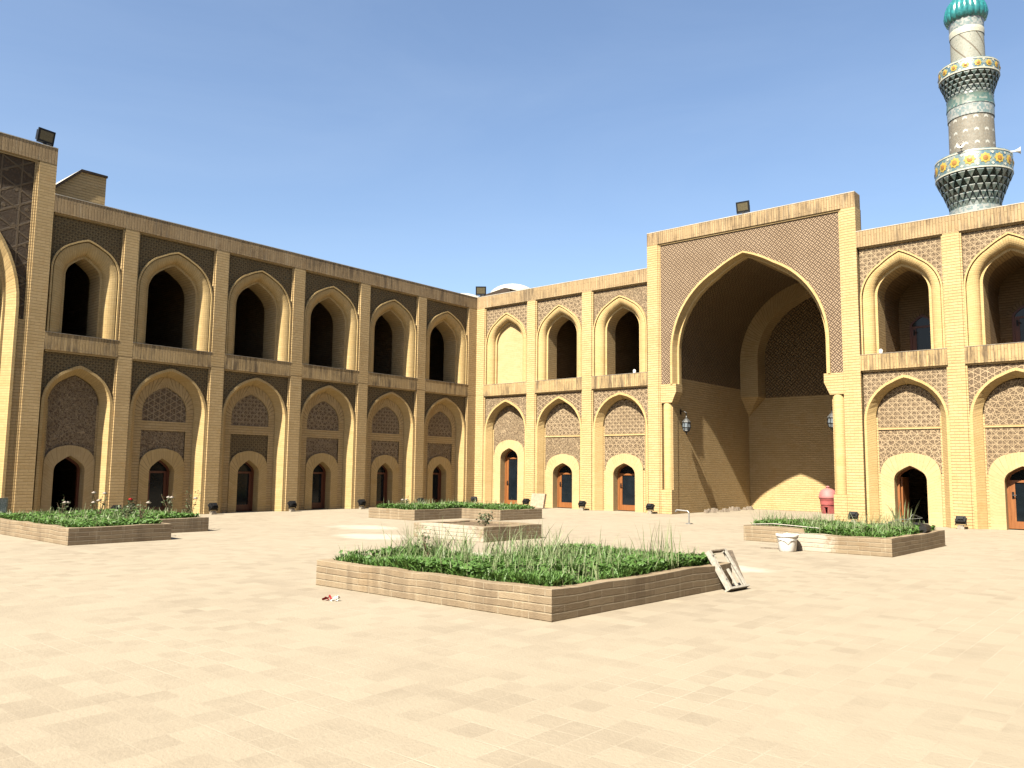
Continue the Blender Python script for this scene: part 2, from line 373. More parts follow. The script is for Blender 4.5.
def shaft_mat(name, spiral):
    t = NT(name); v = t.uv(); sx = t.new('ShaderNodeSeparateXYZ'); t.put(sx.inputs[0], v); X, Y = sx.outputs[0], sx.outputs[1]
    n = t.noise(t.geo(), 14, 4, .7); base = t.mix(t.ramp(n, .4, .65), (.185, .165, .130), (.25, .228, .185))
    if spiral:
        base = t.mix(t.ramp(n, .4, .6), (.25, .25, .205), (.31, .31, .265))
        ph = t.math('ADD', t.math('MULTIPLY', X, 6.0/.70), t.math('MULTIPLY', Y, 7.0))
        c = t.math('ABSOLUTE', t.math('SINE', t.math('MULTIPLY', ph, .5)))
        col = t.mix(t.ramp(c, .02, .26, 1, 0), base, (.11, .085, .055))
        vo = t.new('ShaderNodeTexVoronoi'); t.put(vo.inputs['Vector'], v); vo.inputs['Scale'].default_value = 7
        col = t.mix(t.ramp(vo.outputs['Distance'], .10, .16, .8, 0), col, (.09, .16, .16))
    else:
        a = t.math('ABSOLUTE', t.math('SUBTRACT', t.math('FRACT', t.math('MULTIPLY', X, 2.23)), .5))
        b = t.math('FRACT', t.math('ADD', t.math('MULTIPLY', Y, 1.7), t.math('MULTIPLY', a, .5)))
        m1 = t.math('MULTIPLY', t.ramp(t.math('ABSOLUTE', t.math('SUBTRACT', b, .5)), .07, .10, 1, 0), t.ramp(a, .20, .24, 1, 0))
        col = t.mix(m1, base, (.42, .42, .38))
        g = t.math('FRACT', t.math('MULTIPLY', X, 4.46)); h = t.math('FRACT', t.math('ADD', t.math('MULTIPLY', Y, 3.4), .4))
        d = t.math('ADD', t.math('ABSOLUTE', t.math('SUBTRACT', g, .5)), t.math('ABSOLUTE', t.math('SUBTRACT', h, .5)))
        col = t.mix(t.ramp(d, .10, .14, .7, 0), col, (.19, .22, .22))
    return t.fin(col, .6, albedo=.56)
M['shaft'] = shaft_mat('patterned_brick_shaft', False); M['spiral'] = shaft_mat('spiral_banded_shaft', True)

# ------------------------------------------------------------------ ground
g = MB(); g.face([(-300, -300, 0), (300, -300, 0), (300, 300, 0), (-300, 300, 0)])
tag(g.build('courtyard_ground', M['paving']), kind='structure')

# ------------------------------------------------------------------ facade vocabulary
TR = lambda u, d, z: (u, d, z)
TL = lambda u, d, z: (-d, u, z)
Z1, Z2, Z3, Z4 = 5.04, 5.57, 9.24, 9.78

def pilaster(T, par, u0, u1, l=True, r=True):
    m = MB(T); m.box(u0, u1, 0, .55, 0, Z3-.002, 'b')
    for a, b, on in ((u0-.05, u0, l), (u1, u1+.05, r)):
        if on: m.box(a, b, .045, .5, 0, Z1-.002, 'b'); m.box(a, b, .045, .5, Z2+.002, Z3-.002, 'b')
    m.box(u0-.002, u1+.002, -.004, .02, Z1+.06, Z2-.06, 'b')
    return m.build('pilaster', M['brick'], par, par.location)

def door(T, par, c, hw, spring, apex, d, z0=.0, state='closed', dark=False):
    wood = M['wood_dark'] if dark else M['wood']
    o = arch(hw, spring, apex, .72, z0, c=c); i = arch(hw-.07, spring, apex-.08, .72, z0, c=c)
    m = MB(T); m.loft([at(o, d+.10), at(o, d), at(i, d), at(i, d+.10)])
    f = None
    if state == 'closed':
        m.box(c-hw+.07, c+hw-.07, d+.02, d+.07, z0, z0+.22)
        m.box(c-hw+.072, c-hw+.21, d+.022, d+.068, z0+.22, spring-.02)
        m.box(c+hw-.17, c+hw-.072, d+.022, d+.068, z0+.22, spring-.02)
        m.box(c-hw+.072, c+hw-.072, d+.018, d+.072, spring-.02, spring+.05)
        f = m.build('door', wood, par, par.location)
        p = MB(T); us = [c-hw+.07+(2*hw-.14)*k/16 for k in range(17)]; zf = zfun(i)
        fill(p, us, K(z0+.2), zf, d+.045); p.build('glass_pane', M['glass'], f, par.location)
        h = MB(T); h.tube([(c-hw+.15, d+.02, z0+1.0), (c-hw+.15, d-.05, z0+1.0), (c-hw+.25, d-.05, z0+1.0)], .014)
        h.box(c-hw+.12, c-hw+.18, d+.005, d+.021, z0+.9, z0+1.1); h.build('door_handle', M['black'], f, par.location)
    else:
        f = m.build('door', wood, par, par.location)
        l = MB(T); l.box(c-hw+.08, c-hw+.13, d+.11, d+.11+hw*1.5, z0+.03, spring+.1)
        lf = l.build('door_leaf', M['wood'], f, par.location)
    return f

KL = 1.12
def lower_bay(T, par, a, b, style, mats, hwb=None, dhw=.49, ring_apex=4.83, back_apex=4.52, tym=None, so=3.36, sb=3.46, surr=2.32, dapex=1.905, state='closed', dark=False, nodoor=False):
    """a,b: recess edges; style: single, double or framed"""
    c = (a+b)/2; hw = (b-a)/2; D = .39
    hwb = hwb or hw-.28; ow = hw-.05
    out = arch(ow, so, ring_apex, KL, 0, c=c); rin = arch(ow-.075, so, ring_apex-.09, KL, 0, c=c); bk = arch(hwb, sb, back_apex, KL, 0, c=c)
    # spandrel
    m = MB(T); us = [p[0] for p in out]; zf = zfun(out[1:-1])
    fill(m, [a+.05] + us, lambda u: zf(u) if abs(u-c) < ow-1e-4 else so, K(Z1-.05), .115)
    m.cur = 1; m.box(a+.05, b-.05, .05, .15, Z1-.052, Z1-.001, '')
    m.build('spandrel_panel', [M[mats[0]], M['brick']], par, par.location)
    m = MB(T); m.loft([at(out, .12), at(out, .05), at(rin, .05), at(bk, D-.04), at(bk, D+.05)])
    m.build('arch_ring', M['ring'], par, par.location)
    # door surround
    sw = min(hwb-.02, .90) if style != 'framed' else (tym or .76)
    ds = dapex-.47; dss = surr-.70*sw/.9; so_c = arch(sw, dss, surr, .72, 0, c=c); si_c = arch(dhw, ds, dapex, .72, 0, c=c)
    m = MB(T); m.loft([at(so_c, D+.03), at(so_c, D-.03), at(si_c, D-.03), at(si_c, D+.36)])
    m.build('door_surround', M['ring'] if style == 'framed' else M['pale'], par, par.location)
    if not nodoor: door(T, par, c, dhw-.003, ds, dapex-.003, D+.30, .03, state, dark)
    # recess wall + carved panels
    zs = zfun(so_c[1:-1]); zb = zfun(bk[1:-1])
    w = MB(T); p = MB(T); q = MB(T)
    N = [c + hwb*(k/24*2-1) for k in range(25)]
    if style == 'framed':
        tw = tym or .76; ti = arch(tw, 3.42, back_apex-.30, 1.0, 3.10, c=c)
        bo = arch(hwb, sb, back_apex, KL, 3.10, c=c)
        w.loft([at(bo, D), at(ti, D), at(ti, D+.04)])
        for s in (-1, 1): w.face([(c+s*tw, D, 0), (c+s*hwb, D, 0), (c+s*hwb, D, 3.10), (c+s*tw, D, 3.10)])
        w.box(c-tw, c+tw, D, D+.04, 2.79, 3.10, 'b')
        t2 = [c + tw*(k/20*2-1) for k in range(21)]; zt = zfun(ti[1:-1])
        fill(p, t2, K(3.10), zt, D+.035); fill(q, t2, lambda u: zs(u), K(2.79), D+.035)
        w.build('recess_wall', M['brick'], par, par.location)
        p.build('tympanum_panel', M[mats[1]], par, par.location); q.build('carved_panel', M[mats[2]], par, par.location)
    else:
        e = .05; lo = lambda u: zs(u) if abs(u-c) < sw else dss+.02
        if style == 'double':
            fill(q, N, lo, K(3.08), D+.03); fill(p, N, K(3.15), lambda u: zb(u)-.02, D+.03)
            w.box(c-hwb, c+hwb, D-.005, D+.04, 3.08, 3.15, 'b'); w.build('divider_band', M['brick'], par, par.location)
            p.build('tympanum_panel', M[mats[1]], par, par.location); q.build('carved_panel', M[mats[2]], par, par.location)
        else:
            fill(p, N, lo, lambda u: zb(u)-.02, D+.03); p.build('tympanum_panel', M[mats[1]], par, par.location)
        for s in (-1, 1):
            w = MB(T)
            w.face([(c+s*sw*.99, D+.005, 0), (c+s*hwb, D+.005, 0), (c+s*hwb, D+.005, dss+.02), (c+s*sw*.99, D+.005, dss+.02)])
            w.box(*(sorted((c+s*hwb, c+s*(hwb-.05)))), D+.005, D+.04, dss+.02, sb+.02, 'b')
            w.build('recess_wall', M['brick'], par, par.location)

def upper_bay(T, par, a, b, mat, ohw=.79, hood=8.98, oap=8.46, rev=1.1, blind=False, backdoor=False, so=7.46, si=7.55, k=1.05):
    c = (a+b)/2; hw = (b-a)/2; h_o = hw-.055
    H = lambda w, ap, s: arch(w, s, ap, k, Z2, c=c)
    ho = H(h_o, hood, so)
    m = MB(T); us = [p[0] for p in ho]; zf = zfun(ho[1:-1])
    fill(m, us, lambda u: zf(u), K(Z3-.05), .12)
    m.cur = 1; m.box(a+.05, b-.05, .055, .15, Z3-.052, Z3-.001, 'b')
    m.build('spandrel_panel', [M[mat], M['brick']], par, par.location)
    m = MB(T)
    cv = [at(ho, .125), at(ho, .03), at(H(h_o-.05, hood-.056, so-.005), .03), at(H(h_o-.055, hood-.062, so-.01), .14), at(H(h_o-.085, hood-.095, so-.01), .14)]
    w0, a0, w1, a1 = h_o-.085, hood-.095, ohw+.085, oap+.10
    for j in range(8):                              # convex roll
        t = j/7; ang = t*PI/2
        f = math.sin(ang); dd = .065 + .22*(1-math.cos(ang))
        cv.append(at(H(w0+(w1-w0)*f, a0+(a1-a0)*f, so+(si-so)*f), dd))
    cv += [at(H(w1-.005, a1-.005, si), .31), at(H(ohw, oap, si), .31)]
    m.loft(cv); m.build('arch_moulding', M['ring'], par, par.location)
    op = H(ohw, oap, si)
    if blind:
        m = MB(T); fill(m, [c+ohw*(q/24*2-1) for q in range(25)], K(Z2), zfun(op[1:-1]), .40); m.loft([at(op, .31), at(op, .40)])
        m.build('blind_niche', M['pale'], par, par.location)
    else:
        m = MB(T); m.loft([at(op, .31), at(op, min(rev, 1.1))])
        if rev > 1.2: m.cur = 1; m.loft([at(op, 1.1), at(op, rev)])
        if backdoor:
            fill(m, [c+ohw*(q/24*2-1) for q in range(25)], K(Z2), zfun(op[1:-1]), rev)
            sc = arch(.60, 6.75, 7.42, .6, Z2, c=c); s2 = arch(.43, 6.75, 7.22, .6, Z2, c=c); m.loft([at(sc, rev), at(sc, rev-.05), at(s2, rev-.05), at(s2, rev)])
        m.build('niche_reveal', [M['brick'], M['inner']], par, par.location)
        if backdoor: door(T, par, c, .42, 6.75, 7.2, rev-.12, Z2+.01, 'closed', True)

def band(T, par, a, b, depth=3.2):
    m = MB(T); m.box(a, b, -.002, .5, Z1, Z2, 'b'); m.cur = 1; m.box(a, b, -.012, .3, Z2-.012, Z2+.003, 'b')
    m.build('sill_band', [M['soldier'], M['concrete']], par, par.location)
def parapet(T, par, a, b, d1=.45):
    m = MB(T); m.box(a, b, -.004, d1, Z3, Z4); m.cur = 1; m.box(a, b, -.012, d1+.01, Z4, Z4+.025)
    m.build('parapet', [M['parapet'], M['roofwhite']], par, par.location)
def shell(T, par, a, b, depth=5.2):
    m = MB(T)
    m.box(a, b, .5, depth, Z2-.35, Z2, ''); m.face([(a, depth, 0), (b, depth, 0), (b, depth, Z3), (a, depth, Z3)])
    for u in (a, b): m.face([(u, .5, 0), (u, depth, 0), (u, depth, Z3), (u, .5, Z3)])
    m.face([(a, .5, 9.0), (b, .5, 9.0), (b, depth, 9.0), (a, depth, 9.0)])
    # cross walls between the rooms, behind every pilaster
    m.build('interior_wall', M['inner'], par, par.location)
    m = MB(T); m.box(a, b, .3, depth+.3, Z3-.12, Z3+.04, ''); m.build('roof', M['roofwhite'], par, par.location)
def crosswall(T, par, u):
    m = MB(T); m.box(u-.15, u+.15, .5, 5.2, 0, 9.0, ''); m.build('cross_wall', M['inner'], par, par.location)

# ------------------------------------------------------------------ iwan
def iwan(T, par, uc, mat_panel, bold=False):
    H = 4.08; ZT, ZP = 11.20, 10.70
    U = lambda x: uc + x
    P = lambda m, n, mt: m.build(n, mt, par, par.location)
    for s in (-1, 1):
        m = MB(T)
        m.box(*sorted((U(s*3.60), U(s*H))), 0, .6, 0, ZP-.002, 'b')
        m.box(*sorted((U(s*3.55), U(s*3.60))), .03, .6, 0, ZP-.05, 'b')
        m.box(*sorted((U(s*3.50), U(s*3.55))), .06, .6, 0, ZP-.05, 'b')
        if bold:
            m.box(*sorted((U(s*3.34), U(s*3.50))), .07, .55, 0, 5.85, 'b'); m.build('pier', M['brick'], par, par.location)
            m = MB(T); m.face([(U(s*3.08), .55, 0), (U(s*3.08), 7.1, 0), (U(s*3.08), 7.1, 5.33), (U(s*3.08), .55, 5.33)]); m.build('side_wall', M['brick'], par, par.location)
            continue
        m.box(*sorted((U(s*3.07), U(s*3.50))), .035, .55, 0, .93, 'b')
        m.box(*sorted((U(s*3.10), U(s*3.50))), .30, .55, .93, 4.30, 'b')
        m.box(*sorted((U(s*3.07), U(s*3.10))), .18, .55, .93, 4.30, 'b')
        poly = [(U(s*3.50), 5.03), (U(s*2.85), 5.03), (U(s*2.85), 4.72), (U(s*3.04), 4.30), (U(s*3.50), 4.30)]
        m.prism(poly, .045, .55)
        P(m, 'pier', M['brick'])
        m = MB(T); m.smooth = True; m.lathe([(.195, .93), (.195, 4.22), (.17, 4.30)], U(s*3.28), .225, 20, PI if False else 0, 2*PI, cap=False)
        P(m, 'engaged_column', M['ring'])
        m = MB(T); m.box(*sorted((U(s*3.09), U(s*3.085))), .55, 7.1, 0, 5.33)
        m.face([(U(s*3.08), .55, 0), (U(s*3.08), 7.1, 0), (U(s*3.08), 7.1, 5.33), (U(s*3.08), .55, 5.33)])
        P(m, 'side_wall', M['brick'])
    ro = arch(3.34 if bold else 3.08, 6.24, 9.83, 1.1, 5.03, c=uc, n=14, m=8)
    m = MB(T); us = [p[0] for p in ro]; zf = zfun(ro[1:-1])
    fill(m, us, lambda u: zf(u), K(ZP-.06), .085)
    for s in (-1, 1): m.face([(U(s*(3.34 if bold else 3.08)), .085, 5.03), (U(s*3.50), .085, 5.03), (U(s*3.50), .085, ZP-.06), (U(s*(3.34 if bold else 3.08)), .085, ZP-.06)])
    P(m, 'carved_spandrel', M[mat_panel])
    m = MB(T); m.box(U(-3.6), U(3.6), .04, .12, ZP-.06, ZP-.001, 'b'); P(m, 'panel_border', M['brick'])
    R = lambda w, ap, d: at(arch(w, 6.24, ap, 1.1, 0.0 if bold else 5.03, c=uc, n=14, m=8), d)
    m = MB(T); ow, iw, bs = (3.34, 3.0, 0.0) if bold else (3.08, 2.85, 5.03)
    m.loft([R(ow, 9.83, .09), R(ow, 9.83, .02), R(ow-.08, 9.765, .02), R(ow-.095, 9.755, .06), R(iw+.08, 9.72, .30), R(iw+.07, 9.71, .32), R(iw+.07, 9.71, .305), R(iw+.01, 9.665, .305), R(iw, 9.65, .33), R(iw, 9.65, .50), R(3.08, 9.88, .55)])
    P(m, 'arch_moulding', M['ring'])
    V = lambda w, ap, d, b: at(arch(w, 6.50, ap, 1.1, b, c=uc, n=14, m=8), d)
    m = MB(T); m.loft([V(3.08, 9.88, .55, 5.33), V(3.08, 9.88, 2.7, 5.33), V(3.08, 9.88, 4.9, 5.33), V(3.08, 9.88, 7.1, 5.33)])
    for f0 in range(len(m.uv)): m.uv[f0] = (m.uv[f0][0]*1.0, m.uv[f0][1])
    P(m, 'vault', M['c_vault'])
    m = MB(T); m.face([(U(-3.08), 7.1, 0), (U(3.08), 7.1, 0), (U(3.08), 7.1, 4.98), (U(-3.08), 7.1, 4.98)]); P(m, 'back_wall', M['brick'])
    bv = arch(3.08, 6.50, 9.88, 1.1, None, c=uc, n=14, m=8); zb = zfun(bv)
    m = MB(T); fill(m, [p[0] for p in bv], K(4.98), zb, 7.095); P(m, 'rear_tympanum', M['c_vault'])
    m = MB(T)
    V2 = lambda d: at(arch(2.26, 6.62, 9.32, 1.15, 4.98, c=uc, n=14, m=8), d)
    m.loft([V(3.08, 9.88, 6.3, 4.98), V2(6.3), V2(7.1)])
    for s in (-1, 1):
        A = (U(s*3.08), 6.3, 4.98); B = (U(s*2.26), 6.3, 4.98); C_ = (U(s*2.26), 7.1, 4.98); Q = (U(s*3.06), 7.08, 4.15)
        m.face([A, B, Q]); m.face([B, C_, Q])
    P(m, 'rear_arch', M['brick'])
    m = MB(T); m.box(U(-H), U(H), -.004, .55, ZP, ZT, ''); m.cur = 1; m.box(U(-H), U(H), -.012, .56, ZT, ZT+.025)
    P(m, 'parapet', [M['parapet'], M['roofwhite']])
    m = MB(T); m.box(U(-H), U(H), .552, .60, 9.95, ZP, 'f'); m.box(U(-H), U(H), .6, 7.6, 9.84, 10.0)
    m.box(U(-H), U(-H)+.3, .6, 7.6, 0, 9.84, ''); m.box(U(H)-.3, U(H), .6, 7.6, 0, 9.84, ''); m.box(U(-H), U(H), 7.3, 7.6, 0, 9.84, '')
    P(m, 'outer_wall', M['brick'])

# ------------------------------------------------------------------ buildings
LP = [(-16.652, -16.208), (-13.460, -12.980), (-10.230, -9.742), (-7.005, -6.516), (-3.772, -3.289), (-.547, 0)]
wl = empty('arcade_wing', (0, -9, 0), 'two-storey brick arcade in shade with six bays, long wing on the left', 'building', 'arcaded courtyard wings')
prev = -18.83
for i, (p0, p1) in enumerate(LP):
    pilaster(TL, wl, p0, p1, True, i < 5)
    a, b = prev, p0
    band(TL, wl, a, b)
    if i == 0:
        lower_bay(TL, wl, a, b, 'single', ['c_fine_shade', 'c_scroll'], hwb=.76, dhw=.45, ring_apex=4.66, back_apex=4.38, so=3.44, sb=3.48, surr=2.22, dapex=1.90, state='open', dark=True)
        upper_bay(TL, wl, a, b, 'c_fine_shade', ohw=.52, hood=8.62, oap=8.06, so=7.55, si=7.45, k=.92)
    else:
        tm = ['', 'c_hex', 'c_oct', 'c_star', 'c_oct', 'c_star'][i]
        lower_bay(TL, wl, a, b, 'framed', ['c_fine_shade', tm, ['', 'c_scroll', 'c_fine_shade', 'c_scroll', 'c_star', 'c_scroll'][i]], hwb=1.02, dhw=.43, ring_apex=4.86, back_apex=4.56, tym=.76, surr=2.20, dapex=1.87, dark=True)
        upper_bay(TL, wl, a, b, 'c_fine_shade', ohw=.84, hood=8.85, oap=8.40, so=7.44, si=7.44, k=.98)
        crosswall(TL, wl, (LP[i-1][0]+LP[i-1][1])/2)
    prev = p1
parapet(TL, wl, -18.83, 0); shell(TL, wl, -18.83, 5.2)

RP = [(0, .494), (3.107, 3.571), (6.144, 6.628)]
wr = empty('arcade_wing', (4.7, 0, 0), 'short sunlit arcade of three bays between the corner and the great arch', 'building', 'arcaded courtyard wings')
for i, (p0, p1) in enumerate(RP):
    pilaster(TR, wr, p0, p1, i > 0, True)
    a, b = p1, (RP[i+1][0] if i < 2 else 9.35)
    band(TR, wr, a, b)
    lower_bay(TR, wr, a, b, ['single', 'double', 'double'][i], [['c_scroll', 'c_scroll'], ['c_hex', 'c_star', 'c_scroll'], ['c_star', 'c_oct', 'c_star']][i], hwb=1.02, dhw=.52, surr=[3.0, 2.34, 2.34][i], dapex=[2.62, 1.95, 1.95][i])
    upper_bay(TR, wr, a, b, ['c_oct', 'c_star', 'c_scroll'][i], blind=(i == 0), rev=.95, hood=8.87, oap=8.38, so=7.42, si=7.50, k=1.0)
    if i: crosswall(TR, wr, (p0+p1)/2)
parapet(TR, wr, 0, 9.35); shell(TR, wr, .46, 9.35)

wi = empty('iwan_portal', (13.43, 0, 0), 'tall sunlit brick portal with one huge pointed arch and carved panel', 'building', 'great arched portals')
iwan(TR, wi, 13.43, 'c_weave')

E5 = [(20.147, 20.623), (23.27, 23.75), (26.40, 26.88)]
we = empty('arcade_wing', (20.5, 0, 0), 'sunlit arcade right of the great arch, under the tiled minaret', 'building', 'arcaded courtyard wings')
prev = 17.51
for i, (p0, p1) in enumerate(E5):
    pilaster(TR, we, p0, p1)
    a, b = prev, p0; band(TR, we, a, b)
    lower_bay(TR, we, a, b, 'double', [['c_oct', 'c_oct', 'c_star'], ['c_hex', 'c_star', 'c_oct'], ['c_oct', 'c_oct', 'c_star']][i], hwb=.985, state=['open', 'closed', 'closed'][i])
    upper_bay(TR, we, a, b, 'c_oct', rev=2.75, backdoor=True)
    if i: crosswall(TR, we, (E5[i-1][0]+E5[i-1][1])/2)
    prev = p1
parapet(TR, we, 17.51, 26.88); shell(TR, we, 17.51, 26.88)

wj = empty('iwan_portal', (0, -22.91, 0), 'tall shaded brick portal cut by the left edge of the photo', 'building', 'great arched portals')
iwan(TL, wj, -22.91, 'c_bold', True)

# the two sides of the court behind the camera, plain but standing where they close the square
for nm, bx_, lab in (('courtyard_wall', (28.6, 29.4, -46.4, 0), 'tall plain brick wall closing the court behind the viewer to the east'), ('courtyard_wall', (-.5, 28.6, -47.2, -46.4), 'tall plain brick wall closing the court on its far southern side')):
    m = MB(); m.box(bx_[0], bx_[1], bx_[2], bx_[3], 0, Z4); m.cur = 1; m.box(bx_[0]-.05, bx_[1]+.05, bx_[2]-.05, bx_[3]+.05, Z4, Z4+.12)
    tag(m.build(nm, [M['brick'], M['roofwhite']]), lab, 'wall')
m = MB(); m.box(26.88, 28.6, 0, .6, 0, Z4-.01); m.build('end_wall', M['brick'], we, we.location)
# ------------------------------------------------------------------ roof things
m = MB(); r0 = empty('roof_stairhead', (-2.5, -17.3, 9.28), 'small brick stair hut with a sloping white top on the left roof', 'roof hut')
prof = [(-19.0, 9.28), (-18.9, 9.88), (-17.55, 11.22), (-16.75, 11.22), (-16.75, 9.28)]
m.T = lambda u, d, z: (-d, u, z); m.prism(prof, 1.5, 3.6); m.build('hut_wall', M['brick'], r0, r0.location)
m = MB(lambda u, d, z: (-d, u, z)); top = [(-18.98, 9.90), (-17.57, 11.29), (-16.73, 11.29), (-16.73, 11.22), (-17.54, 11.21), (-18.93, 9.82)]
m.prism(top, 1.44, 3.66); m.mi = [1, 1, 0, 0, 1, 1, 1, 1]; m.build('roof_slab', [M['roofwhite'], M['roofdark']], r0, r0.location)

def dome(name, x, y, r, zb, zt, label):
    m = MB(); m.smooth = True
    m.lathe([(r, zb-.9), (r, zb)] + [(r*math.cos(a), zb + (zt-zb)*math.sin(a)) for a in [PI/2*k/10 for k in range(1, 11)]], 0, 0, 40, cap=False)
    o = m.build(name, M['roofwhite']); o.location = (x, y, 0); return tag(o, label, 'dome', 'low roof domes')
dome('roof_dome', -2.05, 5.0, 1.30, 10.9, 11.63, 'low cream roof dome behind the short sunlit arcade')
dome('roof_dome', -4.3, 3.4, 1.5, 10.4, 11.12, 'lower cream roof dome peeping up by the corner floodlight')
m = MB(); m.prism([(-2.3, 9.2), (-2.3, 10.56), (-.45, 10.80), (-.10, 10.70), (-.10, 9.2)], 2.5, 3.3)
tag(m.build('roof_ridge', M['roofdark']), 'dark roof ridge in front of the low dome', 'roof ridge')

# ------------------------------------------------------------------ minaret
MX, MY = 18.93, 12.0
mn = empty('minaret', (MX, MY, 0), 'tall round minaret clad in teal and yellow tiles with ribbed turquoise cap', 'minaret')
def part(name, mats, f):
    m = MB(); f(m); return m.build(name, mats, mn)
def sh(prof): 
    def f(m): m.smooth = True; m.lathe(prof, 0, 0, 40, cap=False)
    return f
part('lower_shaft', M['shaft'], sh([(1.05, 0), (1.0, 12.4)]))
part('tile_band', M['tile_pale'], sh([(1.03, 12.4), (1.03, 13.3)]))
part('middle_shaft', M['shaft'], sh([(.92, 14.9), (.90, 17.55)]))
part('tile_band', M['tile_pale'], sh([(.93, 17.45), (.94, 17.95)]))
part('tile_band', M['tile_teal'], sh([(.96, 17.95), (.93, 18.35), (.95, 18.4)]))
part('upper_shaft', M['spiral'], sh([(.70, 19.0), (.68, 21.35)]))
part('tile_band', M['cream'], sh([(.70, 21.35), (.71, 21.5), (.71, 21.62), (.70, 21.65)]))
part('tile_band', M['tile_pale'], sh([(.69, 21.65), (.72, 22.1)]))
def flower(m, R, ang, z, r, tilt=0):
    n = 24
    def pt(a, rr, dr):
        t = ang + rr*math.cos(a)/R; return ((R+dr)*math.cos(t), (R+dr)*math.sin(t), z + rr*math.sin(a))
    ring = [pt(2*PI*k/n, r*(.86 + .14*math.cos(2*PI*k/3)), .012) for k in range(n)]
    c0 = pt(0, 0, .03); m.cur = 1
    for k in range(n): m.face([c0, ring[k], ring[(k+1) % n]])
    ring2 = [pt(2*PI*k/n, r*.42, .034) for k in range(n)]; c1 = pt(0, 0, .045); m.cur = 2
    for k in range(n): m.face([c1, ring2[k], ring2[(k+1) % n]])
    for s in (-1, 1):                                # corner leaf tiles between flowers
        m.cur = 3; d = ang + PI/16
        m.face([((R+.012)*math.cos(d+q), (R+.012)*math.sin(d+q), z + s*r*1.0 + e) for q, e in ((-.05, 0), (0, -.07), (.05, 0), (0, .07))])
    m.cur = 0
def balcony(R, z0, z1, rs, zc, tilem):
    m = MB(); m.smooth = True
    m.lathe([(R-.06, z0), (R, z0+.03), (R, z1-.04), (R-.02, z1), (R-.14, z1), (R-.16, z0+.15), (rs, z0+.12), (rs, z0), (R-.06, z0)], 0, 0, 56, cap=False)
    m.smooth = False
    for k in range(16): flower(m, R, 2*PI*k/16 + .1, (z0+z1)/2, (z1-z0)*.27)
    m.cur = 3
    m.lathe([(R+.015, z0+.04), (R+.015, z0+.10)], 0, 0, 56, cap=False); m.lathe([(R+.015, z1-.10), (R+.015, z1-.05)], 0, 0, 56, cap=False)
    b = m.build('balcony', [tilem, M['yellow'], M['orange'], M['cream']], mn)
    # muqarnas corbelling: tiers of little pointed niches
    m = MB(); tiers = 5
    for ti in range(tiers):
        ra = rs + (R-rs)*(ti/tiers)**1.25; rb = rs + (R-rs)*((ti+1)/tiers)**1.25 - .02; za = zc + (z0-zc)*ti/tiers; zb = zc + (z0-zc)*(ti+1)/tiers
        n = 26; off = (ti % 2)*PI/n
        m.cur = 0; m.lathe([(rs, za), (ra*.97, zb)], 0, 0, 40, cap=False)
        for k in range(n):
            a = off + 2*PI*k/n; hwid = PI/n*.72
            def q(r, da, z): return (r*math.cos(a+da), r*math.sin(a+da), z)
            tip = q(ra*1.0, 0, za-.02); L1 = q(rb, -hwid, zb-.035); R1 = q(rb, hwid, zb-.035); L2 = q(rb, -hwid, zb); R2 = q(rb, hwid, zb)
            bl = q(ra*.97, -hwid, zb-.02); br = q(ra*.97, hwid, zb-.02)
            m.cur = 0; m.face([tip, R1, L1]); m.face([tip, L1, bl]); m.face([tip, br, R1])
            m.cur = 1; m.face([L1, R1, R2, L2]); m.face([L1, L2, bl]); m.face([R1, br, R2])
            m.cur = 0; m.face([L2, R2, br, bl])
    m.build('muqarnas', [M['tile_dark'], M['tile_pale']], b)
    return b
balcony(1.52, 14.72, 15.62, 1.0, 13.3, M['tile_blue'])
balcony(1.21, 19.30, 19.90, .92, 18.40, M['tile_blue'])
m = MB(); m.smooth = True
dp = [(.71, 22.05), (.80, 22.12), (.86, 22.28), (.88, 22.45), (.84, 22.70), (.74, 22.95), (.58, 23.17), (.38, 23.34), (.16, 23.46), (.02, 23.52)]
m.lathe(dp, 0, 0, 160, cap=False, rib=lambda t, z: 1 + .055*abs(math.sin(t*10)) - .03)
cap = m.build('ribbed_dome', M['turq'], mn)
m = MB(); m.smooth = True; m.lathe([(.03, 23.5), (.03, 24.1), (.10, 24.2), (.03, 24.3), (.02, 24.7), (.001, 24.9)], 0, 0, 12, cap=False); m.build('finial', M['steel'], cap)

def loudspeaker(loc, rz, label):
    r = empty('loudspeaker', loc, label, 'loudspeaker', 'horn loudspeakers on the minaret', rz); r.scale = (.7, .7, .7)
    m = MB(); m.smooth = True
    m.T = lambda x, y, z: (z, x, y)
    m.lathe([(.05, -.05), (.055, .10), (.09, .25), (.17, .38), (.23, .44), (.225, .445), (.15, .37), (.05, .22)], 0, 0, 24, cap=False)
    m.build('horn', M['white'], r)
    m = MB(); m.T = lambda x, y, z: (z, x, y); m.smooth = True; m.lathe([(.02, -.25), (.09, -.24), (.10, -.06), (.05, -.04)], 0, 0, 18, cap=True); m.build('driver', M['steel'], r)
    m = MB(); m.tube([(-.1, 0, -.06), (-.1, 0, -.22), (-.3, 0, -.24)], .02); m.build('bracket', M['black'], r)
    return r
loudspeaker((20.42, 12.25, 15.72), .1, 'white horn loudspeaker sticking out right of the lower balcony')
loudspeaker((18.75, 10.62, 15.86), -1.45, 'white horn loudspeaker on the front rim of the lower balcony')

